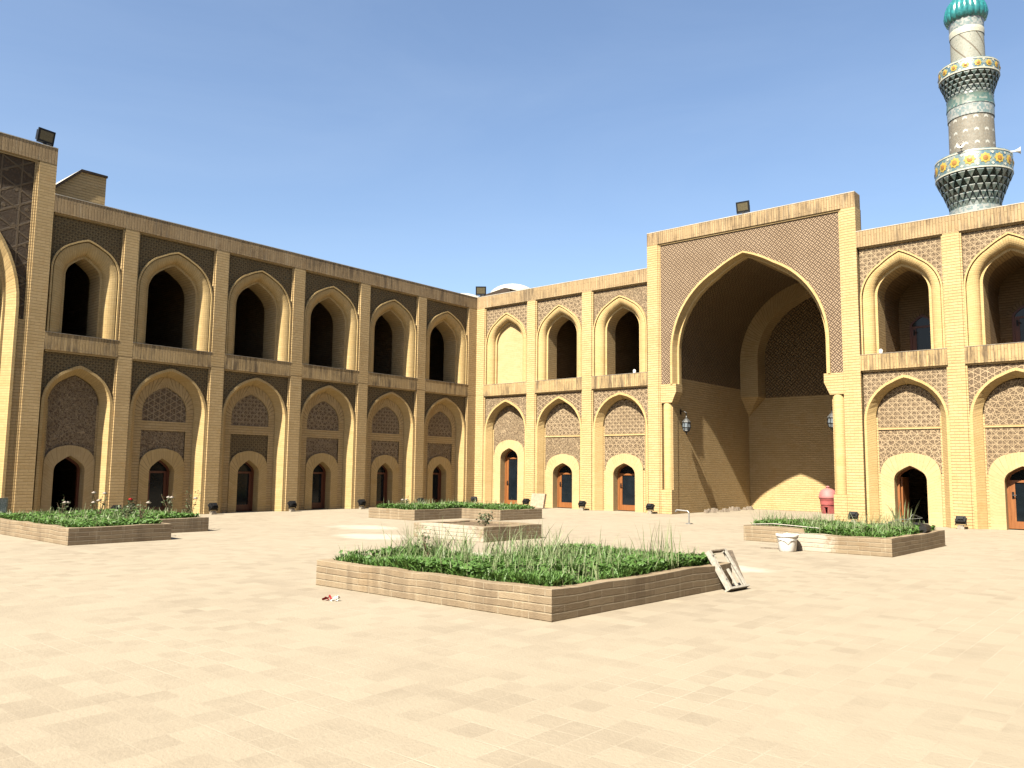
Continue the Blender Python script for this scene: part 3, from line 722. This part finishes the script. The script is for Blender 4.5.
# ------------------------------------------------------------------ floodlights
def floodlight_ground():
    r = empty('floodlight', (0, 0, 0), '', 'floodlight', 'ground floodlights along the walls')
    m = MB(); m.box(-.11, .11, -.08, .08, 0, .09); m.box(-.08, .08, -.06, .06, .09, .135); m.build('concrete_base', M['concrete'], r)
    rot = Matrix.Rotation(math.radians(-42), 3, 'X'); ctr = Vector((0, 0, .33))
    m = MB(lambda x, y, z: tuple(ctr + rot @ Vector((x, y, z))))
    m.box(-.155, .155, -.06, .05, -.12, .12); m.box(-.175, .175, .05, .075, -.14, .14)
    for k in range(6): m.box(-.14+.05*k, -.125+.05*k, -.10, -.06, -.10, .10)
    m.box(-.07, .10, -.13, -.055, -.07, .05); h = m.build('lamp_head', M['black'], r)
    m = MB(lambda x, y, z: tuple(ctr + rot @ Vector((x, y, z)))); m.face([(-.15, .078, -.115), (.15, .078, -.115), (.15, .078, .115), (-.15, .078, .115)]); m.build('lens', M['lampglass'], h)
    m = MB()
    for s in (-1, 1): m.box(s*.17-.012, s*.17+.012, -.02, .02, .14, .36)
    m.box(-.18, .18, -.02, .02, .135, .155); m.build('bracket', M['black'], r)
    return r
fl = floodlight_ground(); first = [True]
GF = [(-.62+0, (.35, -13.32), PI/2, 'black floodlight by the pilaster right of the rose planter, shaded wing'),
      (0, (.35, -10.17), PI/2, 'black floodlight at the third pilaster of the shaded wing'),
      (0, (.35, -6.91), PI/2, 'black floodlight at the fourth pilaster of the shaded wing, left of the rear planter'),
      (0, (.35, -3.70), PI/2, 'black floodlight behind the rear planter, against a shaded pilaster'),
      (0, (.36, -.38), PI/4, 'black floodlight in the inner corner where the two wings meet'),
      (0, (3.42, -.35), 0, 'black floodlight beside the pinkish stone slab'),
      (0, (6.41, -.35), 0, 'black floodlight between the middle and right doors of the short sunlit arcade'),
      (0, (9.63, -.35), 0, 'black floodlight left of the great arch'),
      (0, (17.24, -.35), 0, 'black floodlight right of the great arch, behind the grassy planter'),
      (0, (20.38, -.35), 0, 'black floodlight on the far right between open dark door and wooden door'),
      (0, (.35, -16.54), PI/2, 'black floodlight behind the rose bushes, shaded wing')]
for _, (x, y), rz, lab in GF:
    o = fl if first[0] else copy_tree(fl); first[0] = False
    o.location = (x, y, 0); o.rotation_euler = (0, 0, rz); o.scale = (.85, .85, .85); o['label'] = lab

def floodlight_roof():
    r = empty('floodlight', (0, 0, 0), '', 'floodlight', 'floodlights on the roof edge')
    rot = Matrix.Rotation(math.radians(12), 3, 'X'); ctr = Vector((0, 0, .34)); T = lambda x, y, z: tuple(ctr + rot @ Vector((x, y, z)))
    m = MB(T); m.box(-.20, .20, -.02, .16, -.15, .15); m.box(-.25, .25, -.07, -.02, -.20, .20)
    for k in range(6): m.box(-.16+.06*k, -.14+.06*k, .16, .21, -.12, .12)
    h = m.build('lamp_head', M['black'], r)
    m = MB(T); m.face([(-.19, -.074, -.14), (.19, -.074, -.14), (.19, -.074, .14), (-.19, -.074, .14)]); m.build('lens', M['lampglass'], h)
    m = MB(); m.box(-.12, .12, -.08, .08, 0, .03); m.box(-.04, .04, -.03, .03, .03, .2)
    for s in (-1, 1): m.box(s*.235-.012, s*.235+.012, -.02, .02, .12, .36)
    m.box(-.247, .247, -.02, .02, .10, .125); m.build('bracket', M['black'], r)
    return r
rf = floodlight_roof()
for i, (p, rz, lab) in enumerate([((-.22, -19.14, 11.225), PI/2+.15, 'black floodlight on top of the shaded portal at the far left'),
                              ((13.40, .22, 11.225), .12, 'black floodlight on top of the sunlit great portal'),
                              ((.12, .12, 9.805), .7, 'black floodlight on the roof corner where the wings meet')]):
    o = rf if i == 0 else copy_tree(rf); o.location = p; o.rotation_euler = (0, 0, rz); o['label'] = lab
# small white lamps on upper sills
for x, lab in ((8.70, 'tiny white lamp on the upper sill left of the great arch'), (18.16, 'tiny white lamp on the upper sill right of the great arch')):
    m = MB(); m.smooth = True; m.lathe([(.05, 0), (.06, .03), (.06, .10), (.04, .14), (.001, .15)], 0, 0, 14, cap=True)
    o = m.build('sill_lamp', M['white']); o.location = (x, .06, Z2+.004); tag(o, lab, 'lamp', 'little lamps on upper sills')

# ------------------------------------------------------------------ lanterns
def lantern(loc, side, label):
    r = empty('wall_lantern', loc, label, 'lantern', 'lanterns hung inside the great arch')
    m = MB(); m.lathe([(.02, .62), (.05, .55), (.04, .50), (.12, .44), (.24, .30), (.25, .27), (.20, .27)], 0, 0, 8); m.build('lantern_cap', M['darksteel'], r)
    m = MB(); m.lathe([(.20, .27), (.22, 0.0), (.17, -.16)], 0, 0, 8, cap=True); m.build('lantern_glass', M['lantern_glass'], r)
    m = MB()
    for k in range(8):
        a = 2*PI*k/8; m.tube([(.205*math.cos(a), .205*math.sin(a), .27), (.225*math.cos(a), .225*math.sin(a), 0), (.175*math.cos(a), .175*math.sin(a), -.16)], .014, 5)
    m.lathe([(.22, .25), (.235, .27), (.235, .28)], 0, 0, 8, cap=False); m.lathe([(.225, -.02), (.24, 0), (.225, .02)], 0, 0, 8, cap=False)
    m.lathe([(.18, -.16), (.19, -.18), (.10, -.24), (.03, -.30), (.05, -.34), (.001, -.38)], 0, 0, 8); m.build('frame', M['black'], r)
    r.scale = (.74, .74, .74)
    m = MB(); m.tube([(0, 0, .60), (0, 0, .78), (side*.12, 0, .86), (side*.33, 0, .86)], .018, 6); m.box(side*.33-.012, side*.33+.012, -.06, .06, .70, .98); m.build('wall_bracket', M['black'], r)
    return r
lantern((10.36+.26, .78, 3.36), -1, 'dark metal lantern on the left wall of the great arch')
lantern((16.50-.22, .75, 3.36), 1, 'dark metal lantern half hidden by the right column of the great arch')

# ------------------------------------------------------------------ planters
def planter(name, poly, h, loc, label, thick=.16, soil=.05, mats=None):
    r = empty('brick_planter', loc, label, 'planter', 'brick planters in the courtyard')
    n = len(poly); area = sum(poly[i][0]*poly[(i+1) % n][1] - poly[(i+1) % n][0]*poly[i][1] for i in range(n))
    if area < 0: poly = poly[::-1]
    inn = []
    for i in range(n):
        p0, p1, p2 = Vector(poly[i-1]), Vector(poly[i]), Vector(poly[(i+1) % n])
        d1 = (p1-p0).normalized(); d2 = (p2-p1).normalized(); n1 = Vector((-d1.y, d1.x)); n2 = Vector((-d2.y, d2.x))
        b = (n1+n2); b = b / (b.length_squared/2) if b.length > 1e-6 else n1
        inn.append(tuple(p1 + b*thick))
    m = MB(); acc = 0
    for i in range(n):
        a, b = poly[i], poly[(i+1) % n]; ia, ib = inn[i], inn[(i+1) % n]; L = math.dist(a, b)
        # slightly uneven top edge: subdivide
        k = max(2, int(L/.45)); hs = [h + (random.uniform(-.018, .014) if 0 < j < k else 0) for j in range(k+1)]
        pt = lambda A, B, t: (A[0]+(B[0]-A[0])*t, A[1]+(B[1]-A[1])*t)
        for j in range(k):
            t0, t1 = j/k, (j+1)/k; A, B, IA, IB = pt(a, b, t0), pt(a, b, t1), pt(ia, ib, t0), pt(ia, ib, t1)
            m.face([(*A, 0), (*B, 0), (*B, hs[j+1]), (*A, hs[j])], [(acc+L*t0, 0), (acc+L*t1, 0), (acc+L*t1, h), (acc+L*t0, h)])
            m.face([(*A, hs[j]), (*B, hs[j+1]), (*IB, hs[j+1]), (*IA, hs[j])], [(acc+L*t0, .01), (acc+L*t1, .01), (acc+L*t1, .07), (acc+L*t0, .07)])
            m.face([(*IB, 0), (*IA, 0), (*IA, hs[j]), (*IB, hs[j+1])], [(acc+L*t1, 0), (acc+L*t0, 0), (acc+L*t0, h), (acc+L*t1, h)])
        acc += L + .13
    m.build('brick_wall', mats or M['planter'], r)
    m = MB(); m.face([(*p, h-soil) for p in inn]); m.build('soil', M['soil'], r)
    return r, inn
def inside(x, y, poly):
    c = np.zeros(len(x), bool); n = len(poly)
    for i in range(n):
        x0, y0 = poly[i]; x1, y1 = poly[(i+1) % n]
        if y0 == y1: continue
        c ^= ((y0 > y) != (y1 > y)) & (x < (x1-x0)*(y-y0)/(y1-y0) + x0)
    return c
def scatter(poly, n):
    xs = [p[0] for p in poly]; ys = [p[1] for p in poly]; X = []; Y = []; got = 0
    while got < n:
        x = rng.uniform(min(xs), max(xs), n); y = rng.uniform(min(ys), max(ys), n); k = inside(x, y, poly); X.append(x[k]); Y.append(y[k]); got += k.sum()
    return np.concatenate(X)[:n], np.concatenate(Y)[:n]
def blades(x, y, z, h, w, lean, mi):
    """returns verts (n*7) and face lists for tapering bent blades"""
    n = len(x); a = rng.uniform(0, 2*PI, n); b = a + PI/2 + rng.normal(0, .4, n)
    dx, dy = np.cos(a), np.sin(a); wx, wy = np.cos(b)*w/2, np.sin(b)*w/2
    V = np.zeros((n, 7, 3))
    for i, (t, ws) in enumerate(((0, 1), (.4, .85), (.75, .55), (1, 0))):
        off = lean*t**1.8; zz = z + h*(t - .28*np.clip(lean/np.maximum(h, .01), 0, 1.2)*t**2)
        if i < 3:
            for s, k in ((-1, 0), (1, 1)): V[:, 2*i+k] = np.stack([x+dx*off+s*wx*ws, y+dy*off+s*wy*ws, zz], 1)
        else: V[:, 6] = np.stack([x+dx*off, y+dy*off, zz], 1)
    return V
def grass(name, sets, label, cat='grass'):
    vs = []; fs = []; mis = []; base = 0
    for V, mi in sets:
        n = len(V); vs.append(V.reshape(-1, 3)); idx = base + 7*np.arange(n)
        for q in ((0, 1, 3, 2), (2, 3, 5, 4)): fs += (idx[:, None] + np.array(q)).tolist()
        fs += (idx[:, None] + np.array((4, 5, 6))).tolist(); mis += [mi]*(3*n); base += 7*n
    me = bpy.data.meshes.new(name); me.from_pydata(np.concatenate(vs).tolist(), [], fs)
    for k in ('mat', 'tall'): me.materials.append(M[k])
    me.polygons.foreach_set('material_index', mis)
    o = bpy.data.objects.new(name, me); COL.objects.link(o); return tag(o, label, cat, kind='stuff')
def lawn(poly, z, dens, hm, tall, th, label, tallpoly=None, wide=.018, lump=.05):
    A = abs(sum(poly[i][0]*poly[(i+1) % len(poly)][1]-poly[(i+1) % len(poly)][0]*poly[i][1] for i in range(len(poly))))/2
    x, y = scatter(poly, int(A*dens)); n = len(x)
    f = np.sin(x*3.1+1)*np.cos(y*2.7) + .6*np.sin(x*7.3+y*5.1) + .4*np.sin(x*13-y*11)
    h = hm*(rng.uniform(.55, 1.2, n)) + lump*f*.5; h = np.clip(h, .03, None)
    bare = (np.sin(x*1.7+y*2.9)*np.cos(y*1.3-x*2.1) > .62); h = np.where(bare, h*.45, h)
    sets = [(blades(x, y, z - .02, h, wide*rng.uniform(.7, 1.5, n), h*rng.uniform(.3, 1.1, n), 0), 0)]
    x2, y2 = scatter(poly, int(A*dens*.35)); m2 = len(x2); keep = (np.sin(x2*2.2-y2*1.4) + rng.normal(0, .4, m2)) > .1; x2, y2 = x2[keep], y2[keep]; m2 = len(x2)
    hz = hm*rng.uniform(.6, 1.25, m2); sets.append((blades(x2, y2, z + hz*.55, hz*.35, wide*2.6*rng.uniform(.7, 1.3, m2), hz*.55, 0), 0))
    x3, y3 = scatter(poly, int(A*dens*.035)); m3 = len(x3); sets.append((blades(x3, y3, z - .02, hm*rng.uniform(.9, 2.2, m3), wide*.7, hm*rng.uniform(.2, 1.0, m3), 1), 1))
    if tall:
        x, y = scatter(tallpoly or poly, tall//7); k = np.repeat(np.arange(len(x)), 7); n = len(k)
        keep = (np.sin(x*2.3)*np.cos(y*1.9+x) > -.35)[k]
        X = (x[k] + rng.normal(0, .06, n))[keep]; Y = (y[k] + rng.normal(0, .06, n))[keep]; n = len(X)
        h = th*rng.uniform(.35, 1.1, n)
        sets.append((blades(X, Y, z - .02, h, .009*rng.uniform(.6, 1.4, n), h*rng.uniform(.05, .75, n), 1), 1))
        sets.append((blades(X[::2]+.02, Y[::2], z - .02, h[::2]*.6, .016, h[::2]*.3, 0), 0))
    return grass('grass', sets, label)

# planter outlines are local to their base point
SE, seI = planter('se', [(-4.05, -.06), (0, 0), (.20, 3.90), (-2.55, 3.90), (-2.60, 1.75), (-3.98, 1.72)], .343, (20.78, -21.0, 0), 'large brick planter in the foreground full of long grass')
NE, neI = planter('ne', [(-1.95, 0), (0, 0), (.12, 3.65), (-3.80, 3.65), (-3.80, 1.60), (-1.97, 1.58)], .36, (21.38, -10.93, 0), 'stepped brick planter in front of the open dark door on the right')
NW, nwI = planter('nw', [(5.0, -10.42), (7.10, -10.32), (7.16, -8.25), (8.82, -8.20), (9.02, -6.30), (5.0, -6.30)], .33, (0, 0, 0), 'stepped brick planter at the back near the corner of the wings')
SW, swI = planter('sw', [(3.3, -21.15), (8.70, -21.19), (8.71, -19.05), (6.98, -18.98), (6.98, -17.20), (3.3, -17.20)], .345, (0, 0, 0), 'stepped brick planter with roses at the left edge')
CE, ceI = planter('ce', [(11.55, -14.46), (13.80, -14.44), (13.95, -12.55), (11.55, -12.52)], .33, (0, 0, 0), 'small whitewashed brick planter of bare soil in the middle', thick=.30, soil=.03)
def world(o, pl): return [(a + o.location.x, b + o.location.y) for a, b in pl]
def shrink(poly, k=.0): return poly
lawn(world(SE, seI), .33, 3800, .15, 800, .62, 'dense green grass and tall pale blades in the foreground planter', [(16.95, -20.6), (20.0, -20.3), (20.6, -19.2), (18.0, -17.9), (16.95, -19.4)], lump=.07)
lawn(world(NE, neI), .345, 1500, .15, 700, .55, 'green grass in the stepped planter before the open dark door', lump=.05, wide=.025)
lawn(world(NW, nwI), .32, 1300, .16, 250, .40, 'green grass in the rear planter near the corner', wide=.03)
lawn(world(SW, swI), .33, 1300, .13, 120, .35, 'short green grass in the rose planter at the left edge', wide=.028)
grass('grass', [(blades(*scatter([(20.3, -18.6), (20.8, -18.6), (20.8, -18.0), (20.3, -18.0)], 46), .33, .65*rng.uniform(.5, 1.1, 46), .013*np.ones(46), .2*rng.uniform(.2, 1, 46), 1), 1)], 'tuft of tall pale grass at the far right end of the foreground planter')
grass('grass', [(blades(*scatter([(20.75, -8.6), (21.1, -8.6), (21.1, -8.2), (20.75, -8.2)], 40), .35, .75*rng.uniform(.4, 1.1, 40), .03*np.ones(40), .35*rng.uniform(.2, 1, 40), 1), 1)], 'tuft of broad grass blades before the open dark door')

# ------------------------------------------------------------------ bushes
def bush(loc, h, spread, nl, label, bloom=None, nf=3, ls=.05):
    r = empty('rose_bush', loc, label, 'bush', 'rose bushes and seedlings in the planters')
    m = MB(); tips = []
    for k in range(6):
        a = random.uniform(0, 2*PI); q = spread*random.uniform(.3, 1); hh = h*random.uniform(.6, 1)
        p = [(0, 0, 0), (q*.35*math.cos(a), q*.35*math.sin(a), hh*.5), (q*math.cos(a), q*math.sin(a), hh)]
        m.tube(p, .010, 5, .004); tips.append(p)
    m.build('stem', M['stem'], r)
    m = MB()
    for k in range(nl):
        p = random.choice(tips); t = random.uniform(.35, 1.02); base = Vector(p[1]).lerp(Vector(p[2]), max(0, (t-.5)*2)) if t > .5 else Vector(p[0]).lerp(Vector(p[1]), t*2)
        c = base + Vector((random.gauss(0, .05), random.gauss(0, .05), random.gauss(0, .04)))
        d = Vector((random.gauss(0, 1), random.gauss(0, 1), random.gauss(.2, .6))).normalized(); s = d.cross(Vector((random.gauss(0, 1), random.gauss(0, 1), random.gauss(0, 1)))).normalized(); L = ls*random.uniform(.7, 1.5)
        m.face([tuple(c), tuple(c + d*L*.5 + s*L*.32), tuple(c + d*L), tuple(c + d*L*.5 - s*L*.32)])
    m.build('foliage', M['bush'], r)
    if bloom:
        for k in range(nf):
            p = Vector(random.choice(tips)[2]) + Vector((random.gauss(0, .05), random.gauss(0, .05), .02)); m = MB(); m.smooth = True
            R = .055
            m.T = lambda x, y, z, p=p: (p.x+x, p.y+y, p.z+z)
            for q in range(3): m.lathe([(.012+.012*q, 0), (R*(.5+.25*q), R*.35), (R*(.4+.3*q), R*(1.0-.2*q))], 0, 0, 10, cap=False, rib=lambda t, z: 1+.18*math.sin(5*t))
            m.build('flower', M[bloom], r)
    return r
bush((4.9, -19.9, .31), .55, .28, 60, 'straggly rose bush at the far left of the rose planter', 'palerose', 2)
bush((5.6, -19.3, .31), .60, .28, 55, 'rose bush with pale blooms in front of the open door at left', 'palerose', 4)
bush((6.3, -18.9, .31), .40, .22, 40, 'small low rose bush just right of the open left door', 'palerose', 1)
bush((6.0, -17.75, .31), .75, .25, 60, 'tall rose bush beside the first pilaster', 'palerose', 2)
bush((6.45, -17.4, .31), .70, .20, 50, 'thin upright rose bush at the back of the rose planter', 'palerose', 1)
bush((7.3, -19.45, .31), .52, .24, 130, 'leafy rose bush with one red bloom', 'rose', 1, .06)
bush((7.9, -19.35, .31), .52, .2, 60, 'rose bush right of the red bloom, near the planter step', 'palerose', 1)
bush((13.35, -13.9, .28), .40, .22, 110, 'small seedling bush in the middle soil planter', None, 0, .06)
bush((6.0, -9.7, .30), .42, .22, 50, 'pale seedling at the left end of the rear planter', 'palerose', 2)
bush((18.0, -20.2, .32), .45, .16, 40, 'dark dry weed in the left part of the foreground planter', None, 0, .05)

# ------------------------------------------------------------------ small things
# open frame leaning on the foreground planter
r = empty('metal_frame', (21.19, -17.36, 0), 'open white and grey box frame leaning on the foreground planter corner', 'frame')
ax = Vector((.08, 1, 0)).normalized(); bx = Vector((-.56, .045, .83)).normalized(); bx = (bx - ax*bx.dot(ax)).normalized(); cx_ = ax.cross(bx)
TF = lambda a, c, b: tuple(ax*a + bx*b + cx_*(-c) + Vector((0, 0, .07)))
W_, L_, Dp = .45, .56, .07
m = MB(TF); m.box(-W_/2, -W_/2+.055, -.005, .02, 0, L_); m.box(-W_/2, -W_/2+.012, .02, Dp, 0, L_)
for q in (.10, .28, .46): m.cur = 1; m.box(-W_/2+.018, -W_/2+.034, -.010, -.004, q, q+.022); m.cur = 0
m.build('side_rail', [M['offwhite'], M['black']], r)
m = MB(TF); m.box(W_/2-.045, W_/2, -.005, .02, 0, L_); m.box(W_/2-.012, W_/2, .02, Dp, 0, L_); m.build('side_rail', M['offwhite'], r)
m = MB(TF); m.box(-W_/2+.055, W_/2-.045, -.003, Dp, L_-.02, L_); m.build('end_rail', M['rustwood'], r)
m = MB(TF); m.box(-W_/2-.01, W_/2+.06, -.008, .09, -.03, -.002); m.build('end_rail', M['offwhite'], r)
m = MB(TF); m.prism([(W_/2+.002, .01), (W_/2+.05, .01), (W_/2+.20, L_-.02), (W_/2+.002, L_-.02)], .03, .05); m.build('side_board', M['rustwood'], r)
m = MB(TF); m.box(.06, .09, Dp-.03, Dp, .02, L_*.5); m.build('brace', M['offwhite'], r)

# red bin in the iwan
r = empty('litter_bin', (14.22, 5.95, 0), 'big faded red plastic bin with domed lid, half behind the right column', 'bin'); r.scale = (.9, .9, .9)
m = MB(); m.smooth = True
m.lathe([(.30, .30), (.36, .62), (.38, .66), (.38, .72), (.36, .72), (.34, .4), (.001, .32)], 0, 0, 28, cap=False); m.build('bin_body', M['red'], r)
for k in range(4):
    a = PI/4 + k*PI/2; m = MB(); c, s = math.cos(a), math.sin(a)
    m.T = lambda x, y, z, c=c, s=s: ((.27+x-.05*(1-z/.34))*c - y*s, (.27+x-.05*(1-z/.34))*s + y*c, z)
    m.box(-.05, .04, -.13, .13, 0, .34); m.build('leg', M['red'], r)
m = MB(); m.smooth = True; m.lathe([(.40, .70), (.41, .74), (.39, .80), (.36, .94), (.28, 1.06), (.16, 1.12), (.06, 1.14), (.06, 1.17), (.09, 1.20), (.05, 1.24), (.001, 1.25)], 0, 0, 28, cap=False); m.build('lid', M['redpale'], r)

# white tub by the right planter
r = empty('plaster_tub', (19.42, -11.24, 0), 'wide white plastic tub standing at the step of the right planter', 'tub', None, .4)
m = MB(); m.smooth = True; m.lathe([(.001, .012), (.17, 0), (.185, .02), (.225, .40), (.215, .40), (.18, .05), (.001, .04)], 0, 0, 28, cap=False); m.build('tub_body', M['white'], r)
m = MB(); m.smooth = True; m.lathe([(.222, .36), (.245, .37), (.25, .41), (.24, .425), (.222, .42)], 0, 0, 28, cap=False); m.build('rim', M['white'], r)
m = MB(); m.tube([(-.235, 0, .38), (-.20, -.14, .30), (0, -.25, .24), (.20, -.14, .30), (.235, 0, .38)], .008, 6); m.build('handle', M['steel'], r)
m = MB(); m.smooth = True; m.lathe([(.215, .34), (.15, .37), (.06, .43), (.001, .45)], 0, 0, 20, cap=False, rib=lambda t, z: 1+.05*math.sin(3*t)); m.build('plaster', M['white'], r); r.scale = (.92, .92, .84)
m = MB(); m.box(-.22, .22, -.05, .05, 0, .025); o = m.build('wood_offcut', M['rustwood']); o.location = (18.95, -10.95, 0); o.rotation_euler = (0, 0, .3); tag(o, 'short dark wood offcut on the paving beside the white tub', 'plank')
m = MB(); m.tube([(20.35, -7.42, .42), (20.7, -7.5, .44), (21.05, -7.62, .44), (21.30, -7.95, .43), (21.34, -8.5, .43)], .085, 10); tag(m.build('rubber_hose', M['rubber']), 'thick black rubber hose lying along the right planter rim', 'hose')
m = MB(); m.tube([(20.2, -8.55, .36), (20.9, -8.9, .62), (21.3, -8.4, .66)], .006, 5); m.tube([(20.95, -8.9, .36), (21.15, -8.5, .74), (21.3, -8.3, .66)], .005, 5); tag(m.build('bent_wire', M['steel']), 'bent grey wire sticking out of the right planter', 'wire')
m = MB(); m.tube([(18.2, -10.2, .45), (18.8, -10.45, .50), (19.9, -10.7, .47)], .012, 5); tag(m.build('dry_stick', M['offwhite']), 'pale dry stick lying across the grass of the right planter', 'stick')

# standpipe
r = empty('standpipe', (13.68, -4.78, 0), 'thin bent metal standpipe on the paving before the great arch', 'pipe')
m = MB(); m.tube([(0, 0, 0), (0, 0, .36), (-.05, 0, .40), (-.42, -.02, .42)], .022, 8); m.build('pipe', M['steel'], r)
m = MB(); m.box(-.08, .08, -.08, .08, 0, .03); m.build('base_plate', M['steel'], r)
m = MB(); m.tube([(-.42, -.02, .42), (-.46, -.02, .36)], .03, 8); m.build('spout', M['steel'], r)

# leaning slab and board
m = MB(); TT = Matrix.Rotation(math.radians(-14), 3, 'X'); m.T = lambda x, y, z: tuple(TT @ Vector((x, y, z)))
m.box(-.36, .36, -.06, .06, 0, .62); o = m.build('stone_slab', M['slab']); o.location = (4.08, -.40, .012); tag(o, 'pinkish sandstone slab leaning beside a floodlight on the sunlit arcade', 'stone slab')
r = empty('notice_board', (3.42, -20.95, .34), 'small grey tiled board leaning at the left edge on the rose planter', 'board', None, -.2)
m = MB(lambda x, y, z: (x + z*.22, y, z)); m.box(-.02, .02, -.3, .3, 0, .42); m.build('board', M['sign'], r)
m = MB(lambda x, y, z: (x + z*.22, y, z)); m.box(-.03, .03, -.32, .32, .42, .45); m.box(-.03, .03, .30, .33, 0, .42); m.box(-.03, .03, -.33, -.30, 0, .42); m.build('frame', M['steel'], r)
# litter
r = empty('litter_scrap', (17.98, -21.75, 0), 'crumpled red and white wrapper on the paving left of the foreground planter', 'litter', None, .5)
for nm, mt, dx in (('red_scrap', 'rose', -.04), ('white_scrap', 'white', .04)):
    m = MB()
    for k in range(9):
        c = Vector((dx + random.gauss(0, .025), random.gauss(0, .02), .012 + random.uniform(0, .03))); a, b = [Vector((random.gauss(0, 1), random.gauss(0, 1), random.gauss(0, .7))).normalized()*.035 for _ in range(2)]
        m.face([tuple(c-a), tuple(c+b), tuple(c+a), tuple(c-b)])
    o = m.build(nm, M[mt], r)
    zmin = min(v.co.z for v in o.data.vertices)
    for v in o.data.vertices: v.co.z = max(.001, v.co.z)
# rubble along the iwan's left wall
for k, (y, sx, lab) in enumerate([(2.35, .30, 'dark rubble lump nearest the column inside the great arch'), (3.6, .42, 'wide dark rubble lump under the lantern shadow'), (4.9, .36, 'middle lump of the dark rubble row along the inner wall'), (6.2, .34, 'dark rubble lump in the back corner of the great arch')]):
    m = MB(); 
    for q in range(7):
        cx, cy, cs = random.uniform(-.15, .15), random.uniform(-sx, sx), random.uniform(.07, .16)
        rr = [random.uniform(.7, 1.2) for _ in range(8)]
        top = [(cx + cs*.6*rr[j]*math.cos(j*PI/3), cy + cs*.6*rr[j]*math.sin(j*PI/3), cs*random.uniform(.8, 1.3)) for j in range(6)]
        bot = [(cx + cs*rr[j]*math.cos(j*PI/3), cy + cs*rr[j]*math.sin(j*PI/3), .003) for j in range(6)]
        m.face(top)
        for j in range(6): m.face([bot[j], bot[(j+1) % 6], top[(j+1) % 6], top[j]])
    o = m.build('rubble_heap', M['rustwood']); o.location = (10.68, y, 0); tag(o, lab, 'rubble', 'rubble along the inner wall of the great arch')

# ------------------------------------------------------------------ camera, light, sky
yaw, pit, rol = math.radians(-40.5172), math.radians(6.0554), math.radians(.6606)
fw = Vector((math.sin(yaw)*math.cos(pit), math.cos(yaw)*math.cos(pit), math.sin(pit))); rt = Vector((math.cos(yaw), -math.sin(yaw), 0)); up = rt.cross(fw)
r2 = rt*math.cos(rol) + up*math.sin(rol); u2 = -rt*math.sin(rol) + up*math.cos(rol)
cd = bpy.data.cameras.new('camera'); co = bpy.data.objects.new('camera', cd); COL.objects.link(co)
mw = Matrix((( r2.x, u2.x, -fw.x, 26.2075), (r2.y, u2.y, -fw.y, -28.0421), (r2.z, u2.z, -fw.z, 1.6), (0, 0, 0, 1))); co.matrix_world = mw
cd.sensor_width = 36; cd.lens = 815.546*36/1024; cd.clip_end = 2000; cd.clip_start = .05
SC.camera = co

EL, AZ = math.radians(49), math.radians(174.0)
sd = Vector((math.sin(AZ)*math.cos(EL), math.cos(AZ)*math.cos(EL), math.sin(EL)))
sl = bpy.data.lights.new('sun', 'SUN'); sl.energy = 5.0; sl.angle = math.radians(.5); sl.color = (1, .93, .79)
so = bpy.data.objects.new('sun', sl); COL.objects.link(so); so.rotation_euler = sd.to_track_quat('Z', 'Y').to_euler(); so.location = (0, 0, 40)
w = bpy.data.worlds.new('World'); SC.world = w; w.use_nodes = True; nt = w.node_tree
sky = nt.nodes.new('ShaderNodeTexSky'); sky.sky_type = 'NISHITA'; sky.sun_disc = False; sky.sun_elevation = EL; sky.sun_rotation = AZ; sky.air_density = 1.0; sky.dust_density = 1.6; sky.ozone_density = 1.9
bg = nt.nodes['Background']; tc = nt.nodes.new('ShaderNodeTexCoord'); mp = nt.nodes.new('ShaderNodeMapping'); mp.inputs[3].default_value = (1.2, 1.2, 4.5); mp.inputs[2].default_value = (.2, .1, .6)
nz = nt.nodes.new('ShaderNodeTexNoise'); nz.inputs['Scale'].default_value = 1.6; nz.inputs['Detail'].default_value = 7; nz.inputs['Roughness'].default_value = .6; nz.inputs['Distortion'].default_value = .8
mr = nt.nodes.new('ShaderNodeMapRange'); mr.inputs[1].default_value = .42; mr.inputs[2].default_value = .80; mr.inputs[3].default_value = 0; mr.inputs[4].default_value = .09
mxs = nt.nodes.new('ShaderNodeMix'); mxs.data_type = 'RGBA'; mxs.inputs[7].default_value = (3.6, 4.3, 5.2, 1)
nt.links.new(tc.outputs['Generated'], mp.inputs[0]); nt.links.new(mp.outputs[0], nz.inputs['Vector']); nt.links.new(nz.outputs[0], mr.inputs[0]); nt.links.new(mr.outputs[0], mxs.inputs[0])
nt.links.new(sky.outputs[0], mxs.inputs[6]); nt.links.new(mxs.outputs[2], bg.inputs[0]); bg.inputs[1].default_value = .05
vs = SC.view_settings; vs.view_transform = 'Standard'; vs.look = 'None'; vs.gamma = 1; vs.use_curve_mapping = False; vs.exposure = 2.14
